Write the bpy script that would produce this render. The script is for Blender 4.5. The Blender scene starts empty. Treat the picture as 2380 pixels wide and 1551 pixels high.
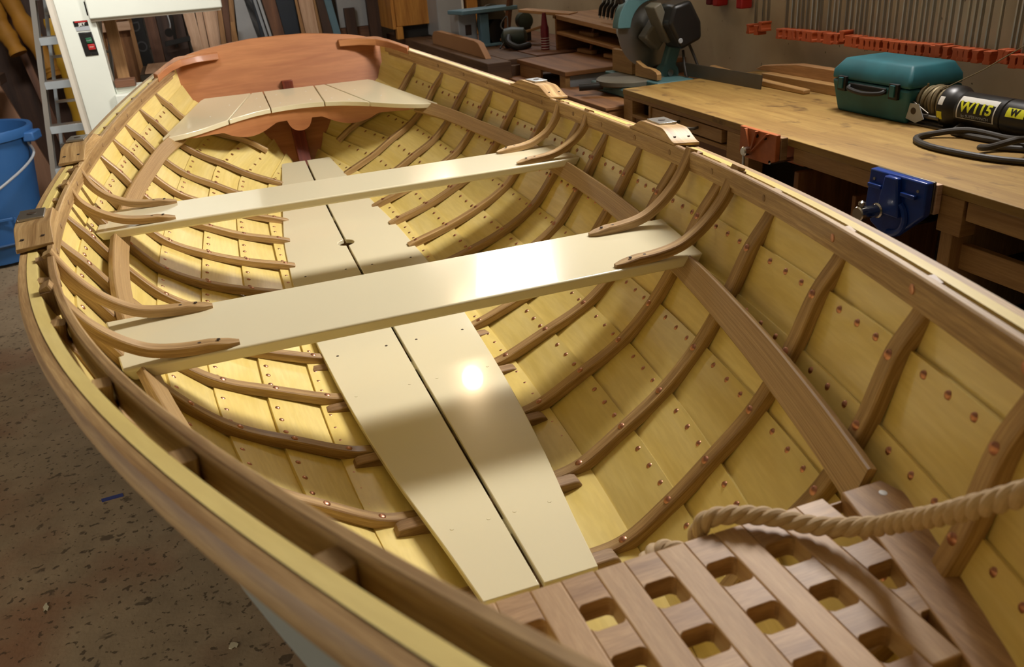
import bpy, bmesh, math, random
import numpy as np
from mathutils import Vector, Matrix
random.seed(7)
ZF = 1.42                      # camera eye height over the shop floor, metres
C = bpy.context.scene.collection
PI = math.pi

# ------------------------------------------------------------------ materials
def _new(name):
    m = bpy.data.materials.new(name); m.use_nodes = True
    nt = m.node_tree
    return m, nt, nt.nodes['Principled BSDF']
def rgb(r, g, b):
    f = lambda c: (c/255/12.92) if c/255 <= .04045 else ((c/255+.055)/1.055)**2.4
    return (f(r), f(g), f(b), 1)
def _in(b, **kw):
    names = dict(rough='Roughness', metal='Metallic', coat='Coat Weight', coat_rough='Coat Roughness', spec='Specular IOR Level')
    for k, v in kw.items():
        b.inputs[names[k]].default_value = v
def plain(name, col, rough=.5, metal=0, coat=0, mottle=.12, mscale=6, bump=0.0):
    """Painted, plastic or metal surface with a little wear and mottling."""
    m, nt, b = _new(name); N = nt.nodes; L = nt.links
    _in(b, rough=rough, metal=metal, coat=coat)
    tc = N.new('ShaderNodeTexCoord'); no = N.new('ShaderNodeTexNoise')
    no.inputs['Scale'].default_value = mscale; no.inputs['Detail'].default_value = 5
    L.new(tc.outputs['Object'], no.inputs['Vector'])
    mx = N.new('ShaderNodeMix'); mx.data_type = 'RGBA'
    c = rgb(*col); d = tuple(x*(1-mottle*2.2) for x in c[:3])+(1,)
    mx.inputs['A'].default_value = d; mx.inputs['B'].default_value = tuple(min(1, x*(1+mottle)) for x in c[:3])+(1,)
    L.new(no.outputs['Fac'], mx.inputs['Factor']); L.new(mx.outputs['Result'], b.inputs['Base Color'])
    if bump:
        bp = N.new('ShaderNodeBump'); bp.inputs['Strength'].default_value = bump; bp.inputs['Distance'].default_value = .002
        n2 = N.new('ShaderNodeTexNoise'); n2.inputs['Scale'].default_value = mscale*14
        L.new(tc.outputs['Object'], n2.inputs['Vector']); L.new(n2.outputs['Fac'], bp.inputs['Height']); L.new(bp.outputs['Normal'], b.inputs['Normal'])
    return m
def wood(name, light, dark, rough=.42, coat=.0, gu=2.2, gv=38, fine=.35, waves=.0, spots=0.0, stain=None):
    """Wood with the grain along U of the UV map (metres)."""
    m, nt, b = _new(name); N = nt.nodes; L = nt.links
    _in(b, rough=rough, coat=coat, coat_rough=.12)
    uv = N.new('ShaderNodeUVMap'); oi = N.new('ShaderNodeObjectInfo')
    mul = N.new('ShaderNodeVectorMath'); mul.operation = 'MULTIPLY'; mul.inputs[1].default_value = (37.1, 91.7, 13.3)
    cb = N.new('ShaderNodeCombineXYZ')
    for i in range(3): L.new(oi.outputs['Random'], cb.inputs[i])
    L.new(cb.outputs[0], mul.inputs[0])
    add = N.new('ShaderNodeVectorMath'); add.operation = 'ADD'
    L.new(uv.outputs[0], add.inputs[0]); L.new(mul.outputs[0], add.inputs[1])
    def noise(su, sv, detail, dist=0):
        mp = N.new('ShaderNodeMapping'); mp.inputs['Scale'].default_value = (su, sv, 1)
        L.new(add.outputs[0], mp.inputs['Vector'])
        n = N.new('ShaderNodeTexNoise'); n.inputs['Scale'].default_value = 1; n.inputs['Detail'].default_value = detail
        n.inputs['Distortion'].default_value = dist
        L.new(mp.outputs[0], n.inputs['Vector']); return n
    n1 = noise(gu, gv, 3, waves); n2 = noise(gu*9, gv*9, 2)
    ramp = N.new('ShaderNodeValToRGB'); ramp.color_ramp.elements[0].position = .3; ramp.color_ramp.elements[1].position = .68
    ramp.color_ramp.elements[0].color = rgb(*dark); ramp.color_ramp.elements[1].color = rgb(*light)
    L.new(n1.outputs['Fac'], ramp.inputs['Fac'])
    mx = N.new('ShaderNodeMix'); mx.data_type = 'RGBA'; mx.blend_type = 'MULTIPLY'
    mr = N.new('ShaderNodeMapRange'); mr.inputs['From Min'].default_value = .42; mr.inputs['From Max'].default_value = .62
    mr.inputs['To Min'].default_value = fine; mr.inputs['To Max'].default_value = 0
    L.new(n2.outputs['Fac'], mr.inputs['Value']); L.new(mr.outputs[0], mx.inputs['Factor'])
    L.new(ramp.outputs['Color'], mx.inputs['A']); mx.inputs['B'].default_value = (.58, .50, .42, 1)
    col = mx.outputs['Result']
    # board-to-board tone
    hv = N.new('ShaderNodeHueSaturation'); r2 = N.new('ShaderNodeMapRange')
    r2.inputs['To Min'].default_value = .9; r2.inputs['To Max'].default_value = 1.08
    L.new(oi.outputs['Random'], r2.inputs['Value']); L.new(r2.outputs[0], hv.inputs['Value']); L.new(col, hv.inputs['Color']); col = hv.outputs[0]
    if stain:
        ns = noise(stain[1], stain[1]*1.6, 6, .3); r3 = N.new('ShaderNodeMapRange')
        r3.inputs['From Min'].default_value = stain[2]; r3.inputs['From Max'].default_value = stain[2]+.1
        r3.inputs['To Max'].default_value = stain[3]
        L.new(ns.outputs['Fac'], r3.inputs['Value'])
        m3 = N.new('ShaderNodeMix'); m3.data_type = 'RGBA'; L.new(r3.outputs[0], m3.inputs['Factor']); L.new(col, m3.inputs['A'])
        m3.inputs['B'].default_value = rgb(*stain[0]); col = m3.outputs['Result']
    L.new(col, b.inputs['Base Color'])
    bp = N.new('ShaderNodeBump'); bp.inputs['Strength'].default_value = .12; bp.inputs['Distance'].default_value = .001
    L.new(n2.outputs['Fac'], bp.inputs['Height']); L.new(bp.outputs['Normal'], b.inputs['Normal'])
    return m
def concrete():
    m, nt, b = _new('concrete'); N = nt.nodes; L = nt.links
    tc = N.new('ShaderNodeTexCoord')
    def nz(s, d=6, off=0, dist=0):
        mp = N.new('ShaderNodeMapping'); mp.inputs['Location'].default_value = (off, off*2.3, 0); L.new(tc.outputs['Object'], mp.inputs[0])
        n = N.new('ShaderNodeTexNoise'); n.inputs['Scale'].default_value = s; n.inputs['Detail'].default_value = d; n.inputs['Distortion'].default_value = dist
        L.new(mp.outputs[0], n.inputs['Vector']); return n.outputs['Fac']
    def mr(v, a, c, hi=1):
        r = N.new('ShaderNodeMapRange'); r.inputs['From Min'].default_value = a; r.inputs['From Max'].default_value = c; r.inputs['To Max'].default_value = hi
        L.new(v, r.inputs['Value']); return r.outputs[0]
    def mix(f, a, c):
        x = N.new('ShaderNodeMix'); x.data_type = 'RGBA'; L.new(f, x.inputs['Factor'])
        if isinstance(a, tuple): x.inputs['A'].default_value = a
        else: L.new(a, x.inputs['A'])
        x.inputs['B'].default_value = c; return x.outputs['Result']
    base = mix(mr(nz(9, 8), .3, .7), rgb(146, 128, 102), rgb(168, 148, 120))
    rust = mix(mr(nz(2.2, 5, 3), .52, .7, .55), base, rgb(140, 82, 48))
    sp = mix(mr(nz(58, 2, 9), .62, .67, .8), rust, rgb(70, 54, 36))
    sp2 = mix(mr(nz(22, 3, 17, .4), .64, .69, .8), sp, rgb(78, 62, 44))
    big = mix(mr(nz(1.1, 3, 31), .55, .75, .35), sp2, rgb(96, 88, 70))
    L.new(big, b.inputs['Base Color']); _in(b, rough=.62)
    bp = N.new('ShaderNodeBump'); bp.inputs['Strength'].default_value = .3; bp.inputs['Distance'].default_value = .004
    L.new(nz(60, 4, 5), bp.inputs['Height']); L.new(bp.outputs['Normal'], b.inputs['Normal'])
    return m
def wallpaint(name, col, dirt):
    m, nt, b = _new(name); N = nt.nodes; L = nt.links
    tc = N.new('ShaderNodeTexCoord'); _in(b, rough=.75)
    n = N.new('ShaderNodeTexNoise'); n.inputs['Scale'].default_value = 2.2; n.inputs['Detail'].default_value = 7; L.new(tc.outputs['Object'], n.inputs['Vector'])
    n2 = N.new('ShaderNodeTexNoise'); n2.inputs['Scale'].default_value = 26; n2.inputs['Detail'].default_value = 2; L.new(tc.outputs['Object'], n2.inputs['Vector'])
    x = N.new('ShaderNodeMix'); x.data_type = 'RGBA'; x.inputs['A'].default_value = rgb(*dirt); x.inputs['B'].default_value = rgb(*col)
    r = N.new('ShaderNodeMapRange'); r.inputs['From Min'].default_value = .3; r.inputs['From Max'].default_value = .6; L.new(n.outputs['Fac'], r.inputs['Value']); L.new(r.outputs[0], x.inputs['Factor'])
    r2 = N.new('ShaderNodeMapRange'); r2.inputs['From Min'].default_value = .72; r2.inputs['From Max'].default_value = .75; r2.inputs['To Max'].default_value = .8
    L.new(n2.outputs['Fac'], r2.inputs['Value'])
    y = N.new('ShaderNodeMix'); y.data_type = 'RGBA'; L.new(r2.outputs[0], y.inputs['Factor']); L.new(x.outputs['Result'], y.inputs['A']); y.inputs['B'].default_value = rgb(70, 60, 45)
    L.new(y.outputs['Result'], b.inputs['Base Color'])
    return m

M = dict(
 cedar=wood('yellow_cedar', (234, 214, 140), (224, 200, 114), rough=.4, coat=.25, gu=1.6, gv=16, fine=.14, waves=1.2, stain=((172, 118, 58), 3.0, .66, .35)),
 hullpaint=plain('hull_paint_grey', (150, 160, 158), .35, mottle=.05),
 oak=wood('white_oak', (200, 168, 116), (146, 112, 68), rough=.5, coat=.08, gu=2.4, gv=75, fine=.6),
 oakend=wood('oak_weathered', (172, 140, 100), (134, 104, 70), rough=.6, gu=3, gv=60, fine=.5),
 cream=plain('cream_enamel', (226, 217, 184), .16, coat=.35, mottle=.015, mscale=3, bump=.02),
 maho=wood('transom_cedar', (196, 134, 82), (158, 96, 56), rough=.5, coat=.1, gu=1.2, gv=13, fine=.22, waves=.5),
 redwood=wood('dark_red_wood', (140, 62, 36), (96, 36, 22), rough=.45, gu=3, gv=40),
 copper=plain('copper', (186, 134, 108), .36, metal=1, mottle=.1, mscale=200),
 dark=plain('dark_plug', (58, 44, 30), .6),
 iron=plain('dark_iron', (58, 56, 54), .4, metal=1),
 chrome=plain('chrome', (205, 203, 196), .14, metal=1, mottle=.03),
 rope=plain('cotton_rope', (196, 172, 138), .85, mottle=.12, mscale=160),
 concrete=concrete(),
 wall=wallpaint('wall_paint', (196, 184, 158), (166, 150, 124)),
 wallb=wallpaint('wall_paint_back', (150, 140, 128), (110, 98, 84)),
 ceil=plain('ceiling_paint', (205, 198, 182), .8),
 ply=wood('bench_plywood', (168, 136, 72), (140, 106, 50), rough=.6, gu=1.5, gv=14, fine=.25, waves=1.0, stain=((84, 56, 22), 9, .6, .75)),
 pine=wood('bench_pine', (184, 146, 92), (154, 114, 66), rough=.55, gu=2, gv=30, fine=.3),
 pinedk=wood('brown_fir', (150, 104, 60), (112, 72, 38), rough=.6, gu=2, gv=24, fine=.3, waves=.6),  # brown plywood's own colour: cabinet, side table, rack
 beam=wood('old_beam', (112, 82, 54), (76, 52, 34), rough=.7, gu=2, gv=28),
 mdf=plain('mdf', (160, 116, 76), .75, mottle=.05),
 pale=wood('pale_lumber', (222, 188, 158), (196, 158, 128), rough=.65, gu=1.5, gv=30, fine=.3),
 tan=wood('tan_lumber', (186, 144, 96), (150, 108, 66), rough=.65, gu=1.5, gv=30),
 brown=wood('brown_lumber', (128, 88, 62), (92, 60, 42), rough=.65, gu=1.5, gv=26),
 dkbrown=wood('dark_panel', (74, 50, 36), (48, 32, 24), rough=.6, gu=1.5, gv=20),
 yelwood=wood('amber_cabinet', (198, 142, 66), (160, 104, 42), rough=.5, gu=1.5, gv=14, waves=.8),
 white=plain('machine_white', (226, 230, 218), .35, mottle=.03),
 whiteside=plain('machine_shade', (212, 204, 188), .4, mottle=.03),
 grey=plain('grey_panel', (158, 160, 162), .5),
 navy=plain('navy_panel', (34, 44, 56), .35),
 steelblue=plain('blue_steel', (96, 130, 146), .4),
 black=plain('black_plastic', (30, 29, 28), .35),
 blackm=plain('matte_black', (26, 24, 22), .6),
 red=plain('red_paint', (178, 34, 34), .4), dkred=plain('dark_red', (112, 22, 36), .35),
 green=plain('switch_green', (28, 92, 58), .4),
 orange=plain('clamp_orange', (186, 88, 46), .5),
 vorange=plain('vise_orange', (186, 104, 56), .5, mottle=.2, mscale=30),
 vblue=plain('vise_blue', (20, 62, 150), .3, coat=.3, mottle=.2, mscale=30),
 teal=plain('teal_case', (34, 102, 112), .55, mottle=.3, mscale=9),
 sawteal=plain('saw_teal', (84, 122, 124), .5, mottle=.15),
 sawgrey=plain('saw_grey', (110, 104, 88), .55, mottle=.2),
 steel=plain('steel', (186, 186, 182), .34, metal=1, mottle=.08),
 dullsteel=plain('dull_steel', (112, 106, 96), .45, metal=.85, mottle=.15),
 alu=plain('aluminium', (206, 206, 204), .3, metal=.9, mottle=.05),
 alupaint=plain('aluminium_face', (178, 186, 190), .45, metal=.3, mottle=.05),
 binblue=plain('bin_blue', (50, 100, 158), .45, mottle=.06),
 binin=plain('bin_inside', (78, 104, 140), .6),
 yellow=plain('yellow_oilskin', (196, 150, 34), .55, mottle=.14, mscale=5),
 dkyellow=plain('ochre_canvas', (158, 108, 22), .7, mottle=.2, mscale=6),
 rubber=plain('rubber_cable', (52, 46, 38), .55, mottle=.05),
 labelb=plain('label_black', (18, 18, 18), .4), labely=plain('label_yellow', (214, 214, 40), .45, mottle=.03),
 labelw=plain('label_white', (222, 220, 212), .5, mottle=.03), labelg=plain('label_grey', (168, 172, 176), .5),
 faint=plain('faint_ink', (74, 74, 76), .6), tape=plain('blue_tape', (52, 68, 148), .6), paper=plain('paper_scrap', (214, 206, 178), .8),
 cardboard=wood('board_brown', (134, 98, 72), (112, 78, 56), rough=.75, gu=1, gv=12, fine=.1),
 greenish=plain('tool_green', (44, 56, 46), .5), wire=plain('wire_rope', (132, 118, 88), .5, metal=.5, mottle=.2, mscale=80),
)

# ------------------------------------------------------------------ mesh builder
class MB:
    """Collects shapes in shop coordinates (z measured from the camera's height) and links them as one mesh object."""
    def __init__(s): s.v = []; s.f = []; s.uv = []; s.m = []
    def add(s, verts, faces, uvs=None, mi=0):
        o = len(s.v); s.v += [tuple(map(float, p)) for p in verts]
        for i, f in enumerate(faces):
            s.f.append([o+a for a in f]); s.uv.append(uvs[i] if uvs else None); s.m.append(mi if isinstance(mi, int) else mi[i])
        return s
    def box(s, x0, x1, y0, y1, z0, z1, mi=0):
        v = [(x, y, z) for x in (x0, x1) for y in (y0, y1) for z in (z0, z1)]
        return s.add(v, [(0, 1, 3, 2), (4, 6, 7, 5), (0, 4, 5, 1), (2, 3, 7, 6), (0, 2, 6, 4), (1, 5, 7, 3)], mi=mi)
    def obox(s, c, ax, ay, az, mi=0):
        """Box about c with half-axis vectors."""
        c, ax, ay, az = (np.array(q, float) for q in (c, ax, ay, az))
        v = [c+i*ax+j*ay+k*az for i in (-1, 1) for j in (-1, 1) for k in (-1, 1)]
        return s.add(v, [(0, 1, 3, 2), (4, 6, 7, 5), (0, 4, 5, 1), (2, 3, 7, 6), (0, 2, 6, 4), (1, 5, 7, 3)], mi=mi)
    def prism(s, poly, o, ex, ey, ez, t, mi=0):
        """2-D polygon in the ex/ey plane at o, extruded by t along ez."""
        o, ex, ey, ez = (np.array(q, float) for q in (o, ex, ey, ez))
        n = len(poly); a = [o+p*ex+q*ey for p, q in poly]; b = [p+ez*t for p in a]
        return s.add(a+b, [list(range(n))[::-1], list(range(n, 2*n))]+[(i, (i+1) % n, n+(i+1) % n, n+i) for i in range(n)], mi=mi)
    def sweep(s, pts, A, B, prof, closed_prof=True, caps=True, mi=0, closed=False):
        """Profile points (a, b) carried along pts with per-point axes A, B. UV: length, girth."""
        pts = np.array(pts, float); n = len(pts)
        A = np.array(A, float); B = np.array(B, float)
        if A.ndim == 1: A = np.tile(A, (n, 1))
        if B.ndim == 1: B = np.tile(B, (n, 1))
        prof = prof if isinstance(prof[0][0], (list, tuple)) else [prof]*n
        k = len(prof[0]); v = []
        for i in range(n):
            for a, b in prof[i]: v.append(pts[i]+a*A[i]+b*B[i])
        L = np.concatenate([[0], np.cumsum(np.linalg.norm(np.diff(pts, axis=0), axis=1))])
        g = [0]
        for j in range(k):
            p, q = prof[n//2][j], prof[n//2][(j+1) % k]; g.append(g[-1]+math.hypot(p[0]-q[0], p[1]-q[1]))
        F = []; U = []
        for i in range(n if closed else n-1):
            i2 = (i+1) % n; l2 = L[i2] if i2 else L[-1]+np.linalg.norm(pts[0]-pts[-1])
            for j in range(k):
                j2 = (j+1) % k
                F.append((i*k+j, i*k+j2, i2*k+j2, i2*k+j)); U.append([(L[i], g[j]), (L[i], g[j+1]), (l2, g[j+1]), (l2, g[j])])
        if caps and not closed:
            F.append(list(range(k))[::-1]); U.append([(0.01*a, b) for a, b in prof[0]][::-1])
            F.append([(n-1)*k+j for j in range(k)]); U.append([(0.01*a, b) for a, b in prof[-1]])
        return s.add(v, F, U, mi)
    def tube(s, pts, r, seg=10, mi=0, closed=False):
        pts = np.array(pts, float); n = len(pts)
        T = np.gradient(pts, axis=0)
        if closed: T = np.roll(pts, -1, 0)-np.roll(pts, 1, 0)
        T /= np.linalg.norm(T, axis=1)[:, None]+1e-12
        up = np.array([0, 0, 1.]) if abs(T[0][2]) < .9 else np.array([1., 0, 0])
        A = []; a = np.cross(T[0], up); a /= np.linalg.norm(a)
        for t in T:
            a = a-t*(a@t); a /= np.linalg.norm(a); A.append(a)
        A = np.array(A); B = np.cross(T, A)
        rr = r if hasattr(r, '__len__') else [r]*n
        prof = [[(q*math.cos(2*PI*j/seg), q*math.sin(2*PI*j/seg)) for j in range(seg)] for q in rr]
        return s.sweep(pts, A, B, prof, mi=mi, closed=closed)
    def lathe(s, prof, o, ax, seg=24, mi=0):
        """Profile (radius, height) turned about the axis ax from o; ends closed where radius > 0."""
        o = np.array(o, float); ax = np.array(ax, float); ax /= np.linalg.norm(ax)
        h = np.array([1., 0, 0]) if abs(ax[0]) < .9 else np.array([0, 1., 0])
        e1 = np.cross(ax, h); e1 /= np.linalg.norm(e1); e2 = np.cross(ax, e1)
        v = []; k = len(prof)
        for r, z in prof:
            for j in range(seg):
                t = 2*PI*j/seg; v.append(o+ax*z+r*(e1*math.cos(t)+e2*math.sin(t)))
        F = [(i*seg+j, i*seg+(j+1) % seg, (i+1)*seg+(j+1) % seg, (i+1)*seg+j) for i in range(k-1) for j in range(seg)]
        F += [list(range(seg))[::-1], [(k-1)*seg+j for j in range(seg)]]
        return s.add(v, F, mi=mi)
    def build(s, name, mat, parent=None, bevel=0, sharp=35, seg=2, grain=None, origin=None):
        me = bpy.data.meshes.new(name)
        v = np.array(s.v, float); v[:, 2] += ZF
        if parent is not None: org = ORG[parent.name]
        elif origin is not None: org = np.array(origin, float)
        else:
            lo, hi = v.min(0), v.max(0); org = np.array([(lo[0]+hi[0])/2, (lo[1]+hi[1])/2, lo[2]])
        v = v-org
        me.from_pydata([tuple(p) for p in v], [], s.f)
        mats = mat if isinstance(mat, (list, tuple)) else [mat]
        for q in mats: me.materials.append(q)
        ext = v.max(0)-v.min(0); g = grain if grain is not None else int(np.argmax(ext))
        uvl = me.uv_layers.new(name='UVMap')
        for pi, p in enumerate(me.polygons):
            p.material_index = s.m[pi]; p.use_smooth = True
            u = s.uv[pi]
            if u is None:
                nrm = p.normal; n = max(range(3), key=lambda a: abs(nrm[a]))
                oth = [a for a in range(3) if a != n]
                if n == g: ua, va, su = oth[0], oth[1], .3
                else: ua, va, su = g, [a for a in oth if a != g][0], 1
                for li in p.loop_indices:
                    co = v[me.loops[li].vertex_index]; uvl.data[li].uv = (co[ua]*su, co[va]+.37*n)
            else:
                for q, li in enumerate(p.loop_indices): uvl.data[li].uv = u[q]
        bm = bmesh.new(); bm.from_mesh(me); bmesh.ops.recalc_face_normals(bm, faces=bm.faces); bm.to_mesh(me); bm.free()
        me.set_sharp_from_angle(angle=math.radians(sharp))
        ob = bpy.data.objects.new(name, me); C.objects.link(ob)
        if parent is not None:
            ob.parent = parent; ORG[ob.name] = org
        else:
            ob.location = org; ORG[ob.name] = org
        if bevel:
            md = ob.modifiers.new('bevel', 'BEVEL'); md.width = bevel; md.segments = seg; md.limit_method = 'ANGLE'; md.angle_limit = math.radians(40)
        return ob
ORG = {}
def tag(o, label, cat, group=None, kind=None):
    if label: o['label'] = label
    if cat: o['category'] = cat
    if group: o['group'] = group
    if kind: o['kind'] = kind
    return o
def thing(name, label, cat, x, y, z, group=None):
    o = bpy.data.objects.new(name, None); C.objects.link(o); o.empty_display_size = .1
    o.location = (x, y, z+ZF); ORG[o.name] = np.array([x, y, z+ZF]); return tag(o, label, cat, group)
def structure(o): o['kind'] = 'structure'; return o
def copy_tree(o, parent=None):
    c = o.copy(); C.objects.link(c); c.parent = parent
    for ch in list(o.children): copy_tree(ch, c)
    return c
def text_mesh(name, body, size, mat, parent, mtx, bend=None, ext=.0006, bold=0, xs=1):
    """Lettering as a mesh: mtx takes text coordinates (x right, y up) to shop coordinates."""
    cu = bpy.data.curves.new(name, 'FONT'); cu.body = body; cu.size = size; cu.align_x = 'CENTER'; cu.align_y = 'CENTER'
    cu.extrude = ext; cu.offset = bold; cu.resolution_u = 3
    t = bpy.data.objects.new('t', cu); C.objects.link(t)
    dg = bpy.context.evaluated_depsgraph_get(); me = bpy.data.meshes.new_from_object(t.evaluated_get(dg))
    bpy.data.objects.remove(t)
    if bend:
        bm = bmesh.new(); bm.from_mesh(me); bmesh.ops.triangulate(bm, faces=bm.faces)
        bmesh.ops.subdivide_edges(bm, edges=[e for e in bm.edges if e.calc_length() > size*.12], cuts=4, use_grid_fill=True); bm.to_mesh(me); bm.free()
    b = MB(); vs = []
    for v in me.vertices:
        x, y, z = v.co.x*xs, v.co.y, v.co.z
        vs.append(bend(x, y, z) if bend else tuple(mtx @ Vector((x, y, z))))
    b.add(vs, [list(p.vertices) for p in me.polygons])
    return b.build(name, mat, parent, sharp=20)
def frame_mtx(o, ex, ey):
    ex = Vector(ex).normalized(); ey = Vector(ey).normalized(); ez = ex.cross(ey)
    m = Matrix((ex, ey, ez)).transposed().to_4x4(); m.translation = Vector(o); return m
def spline(pts, n):
    """Catmull-Rom through pts, n samples."""
    P = np.array(pts, float); P = np.vstack([2*P[0]-P[1], P, 2*P[-1]-P[-2]]); k = len(P)-3
    out = []
    for t in np.linspace(0, k-1e-9, n):
        i = int(t); f = t-i; a, b, c, d = P[i:i+4]
        out.append(.5*((2*b)+(-a+c)*f+(2*a-5*b+4*c-d)*f*f+(-a+3*b-3*c+d)*f**3))
    return np.array(out)
# ================================================================== THE BOAT
# lines of the hull measured at the laps: x and z of the frames' inner faces as polynomials of y (stem at y~0, transom at y~3.75)
LAPX = [(-.00345, .032944, -.107089, .010557, .501005, .070231), (-.000652, .006437, -.019484, -.10106, .527054, .066156), (-.000435, .006515, -.13554, .517087, .052335),
        (.000153, -.002893, .017003, -.141763, .481054, .029661), (-.007701, .07342, -.248438, .257826, .224194, .010679), (-.009747, .084517, -.253688, .229505, .200329, -.006854), (-.009478, .079797, -.231315, .209578, .134902, -.017496)]
LAPZ = [(.000109, .000269, -.006875, .061363, -.186538, -.319473), (.001981, -.019193, .06878, -.070335, -.088343, -.407469), (.001125, -.000518, .01735, -.104495, -.517178),
        (-.001473, .018597, -.023939, -.069696, -.621452), (-.00196, .021954, -.034971, -.034697, -.728217), (.000105, .005156, .001257, -.034142, -.815605), (.000781, -.006394, .041947, -.059948, -.883722)]
Y0 = [-.10, -.08, -.05, 0.0, .06, .14, .24, .30]
def floor_z(y): return .009*y**3-.03*y**2+.045*y-.921
def lap(k, y):
    if k == 7: return np.array([.02, y, floor_z(y)-.055])
    x = np.polyval(LAPX[k], y); z = np.polyval(LAPZ[k], y)
    if k > 2 and y > 3.25: x *= 1-(0, 0, 0, .18, .55, .68, .7)[k]*((y-3.25)/.45)**1.6
    return np.array([max(x, .018), y, z])
def tr_y(z): return 3.79+.55*(z+.338)       # raked transom, inner face
def tang(k, y):
    a = lap(min(k+1, 7), y); b = lap(max(k-1, 0), y); t = (b-a)[[0, 2]]; t /= np.linalg.norm(t); return t
def nrm_up(k, y):
    t = tang(k, y); return np.array([t[1], 0, -t[0]]), np.array([t[0], 0, t[1]])
def rail_n(y):
    d = (lap(0, y+.02)-lap(0, y-.02)); d = d[:2]/np.linalg.norm(d[:2]); return np.array([d[1], -d[0], 0])
FT, PT = .019, .009                       # frame and plank thickness
def edge(k, y):
    """Inner upper edge of the plank below lap k (k = 0: top of the sheer strake)."""
    if k == 0: return lap(0, y)+rail_n(y)*.030+np.array([0, 0, .036])
    if k == 7: return lap(7, y)
    n, u = nrm_up(k, y); return lap(k, y)+n*FT+u*.014
def yend(k):
    y = 3.6
    for _ in range(30): y = tr_y(edge(k, y)[2])
    return y
Y1 = [yend(k) for k in range(8)]
S = [1, -1]
def mir(P, s):
    P = np.array(P, float).copy(); P[..., 0] *= s; return P
side = {1: 'starboard', -1: 'port'}

boat = thing('rowing_boat', 'yellow wooden rowing boat with cream thwarts, copper rivets and a reddish transom', 'boat', 0, 1.9, -ZF)

# --- planking
for s in S:
    for k in range(7):
        b = MB(); n = 90; v = []; F = []; U = []; mi = []
        for i in range(n+1):
            t = i/n
            ya = Y0[k]+(Y1[k]-Y0[k])*t; yb = Y0[k+1]+(Y1[k+1]-Y0[k+1])*t
            A = edge(k, ya); na, ua = (rail_n(ya), None) if k == 0 else nrm_up(k, ya)
            B = edge(k+1, yb)
            if k < 6:
                nb, ub = nrm_up(k+1, yb); B = B+nb*(PT+.0004)-ub*.020
            else: nb = nrm_up(6, yb)[0]
            v += [A, B, B+nb*PT, A+na*(.0155 if k == 0 else PT)]
        v = mir(v, s)
        for i in range(n):
            l0, l1 = 3.9*i/n, 3.9*(i+1)/n
            w = [0, .12, .13, .25, .26]
            for j in range(4):
                j2 = (j+1) % 4
                F.append((i*4+j, i*4+j2, (i+1)*4+j2, (i+1)*4+j)); U.append([(l0, w[j]), (l0, w[j+1]), (l1, w[j+1]), (l1, w[j])]); mi.append(1 if j == 2 else 0)
        F += [(3, 2, 1, 0), (n*4, n*4+1, n*4+2, n*4+3)]; U += [[(0, 0), (0, .01), (.01, .01), (.01, 0)]]*2; mi += [0, 0]
        b.add(v, F, U, mi)
        o = b.build('strake', [M['cedar'], M['hullpaint']], boat, sharp=40)
        if k == 0: o['label'] = 'top plank of the %s side, yellow cedar' % side[s]

# --- keel, stem, stern post
b = MB(); ys = np.linspace(.28, 3.55, 40); pk = [(0, y, floor_z(y)-.058) for y in ys]
b.sweep(pk, (1, 0, 0), (0, 0, 1), [(-.035, -.02), (.035, -.02), (.035, .012), (-.035, .012)]); b.build('keel', M['oak'], boat)
st = spline([(0, .34, -.985), (0, .16, -.93), (0, .03, -.78), (0, -.05, -.60), (0, -.10, -.40), (0, -.125, -.235)], 24)
b = MB(); T = np.gradient(st, axis=0); T /= np.linalg.norm(T, axis=1)[:, None]; Nn = np.cross(T, (1., 0, 0))
b.sweep(st, (1, 0, 0), Nn, [(-.024, -.03), (.024, -.03), (.024, .03), (-.024, .03)]); b.build('stem', M['oak'], boat)

# --- transom
half = [(0, -.286), (.109, -.287), (.20, -.296), (.304, -.309), (.365, -.322), (.405, -.336)]
for k in range(8):
    e = edge(k, Y1[k]); n_ = rail_n(Y1[0])*.0155 if k == 0 else nrm_up(min(k, 6), Y1[k])[0]*PT
    half.append((e[0]+n_[0]+.001, e[2]+n_[2]))
half.append((.018, half[-1][1]-.02))
poly = half+[(-x, z) for x, z in half[:0:-1]]
b = MB(); b.prism([(x, z) for x, z in poly], (0, tr_y(0), 0), (1, 0, 0), (0, .55, 1), (0, 1, 0), .024)
transom = b.build('transom', M['maho'], boat, bevel=.003, grain=0); transom['label'] = 'arched reddish transom board'
b = MB(); b.box(-.022, .022, tr_y(-.455)-.03, tr_y(-.455)-.001, -.50, -.455); b.build('stern_post_head', M['redwood'], boat, bevel=.002, grain=2)
b = MB(); b.prism([(-.026, -.50), (.026, -.50), (.024, -.86), (-.024, -.86)], (0, tr_y(0)-.045, 0), (1, 0, 0), (0, .55, 1), (0, 1, 0), .043); b.build('stern_post', M['redwood'], boat, bevel=.002, grain=2)

HW = ([.945, 1.125, 1.243, 1.44, 1.656, 1.975, 2.347, 2.72, 3.01, 3.3, 3.49], [.096, .118, .138, .161, .180, .198, .206, .190, .158, .122, .098])
def hw(y): return float(np.interp(y, *HW))
def hws(y): return sum(hw(y+d) for d in (-.09, -.06, -.03, 0, .03, .06, .09))/7 if 1.04 < y < 3.40 else hw(y)
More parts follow.
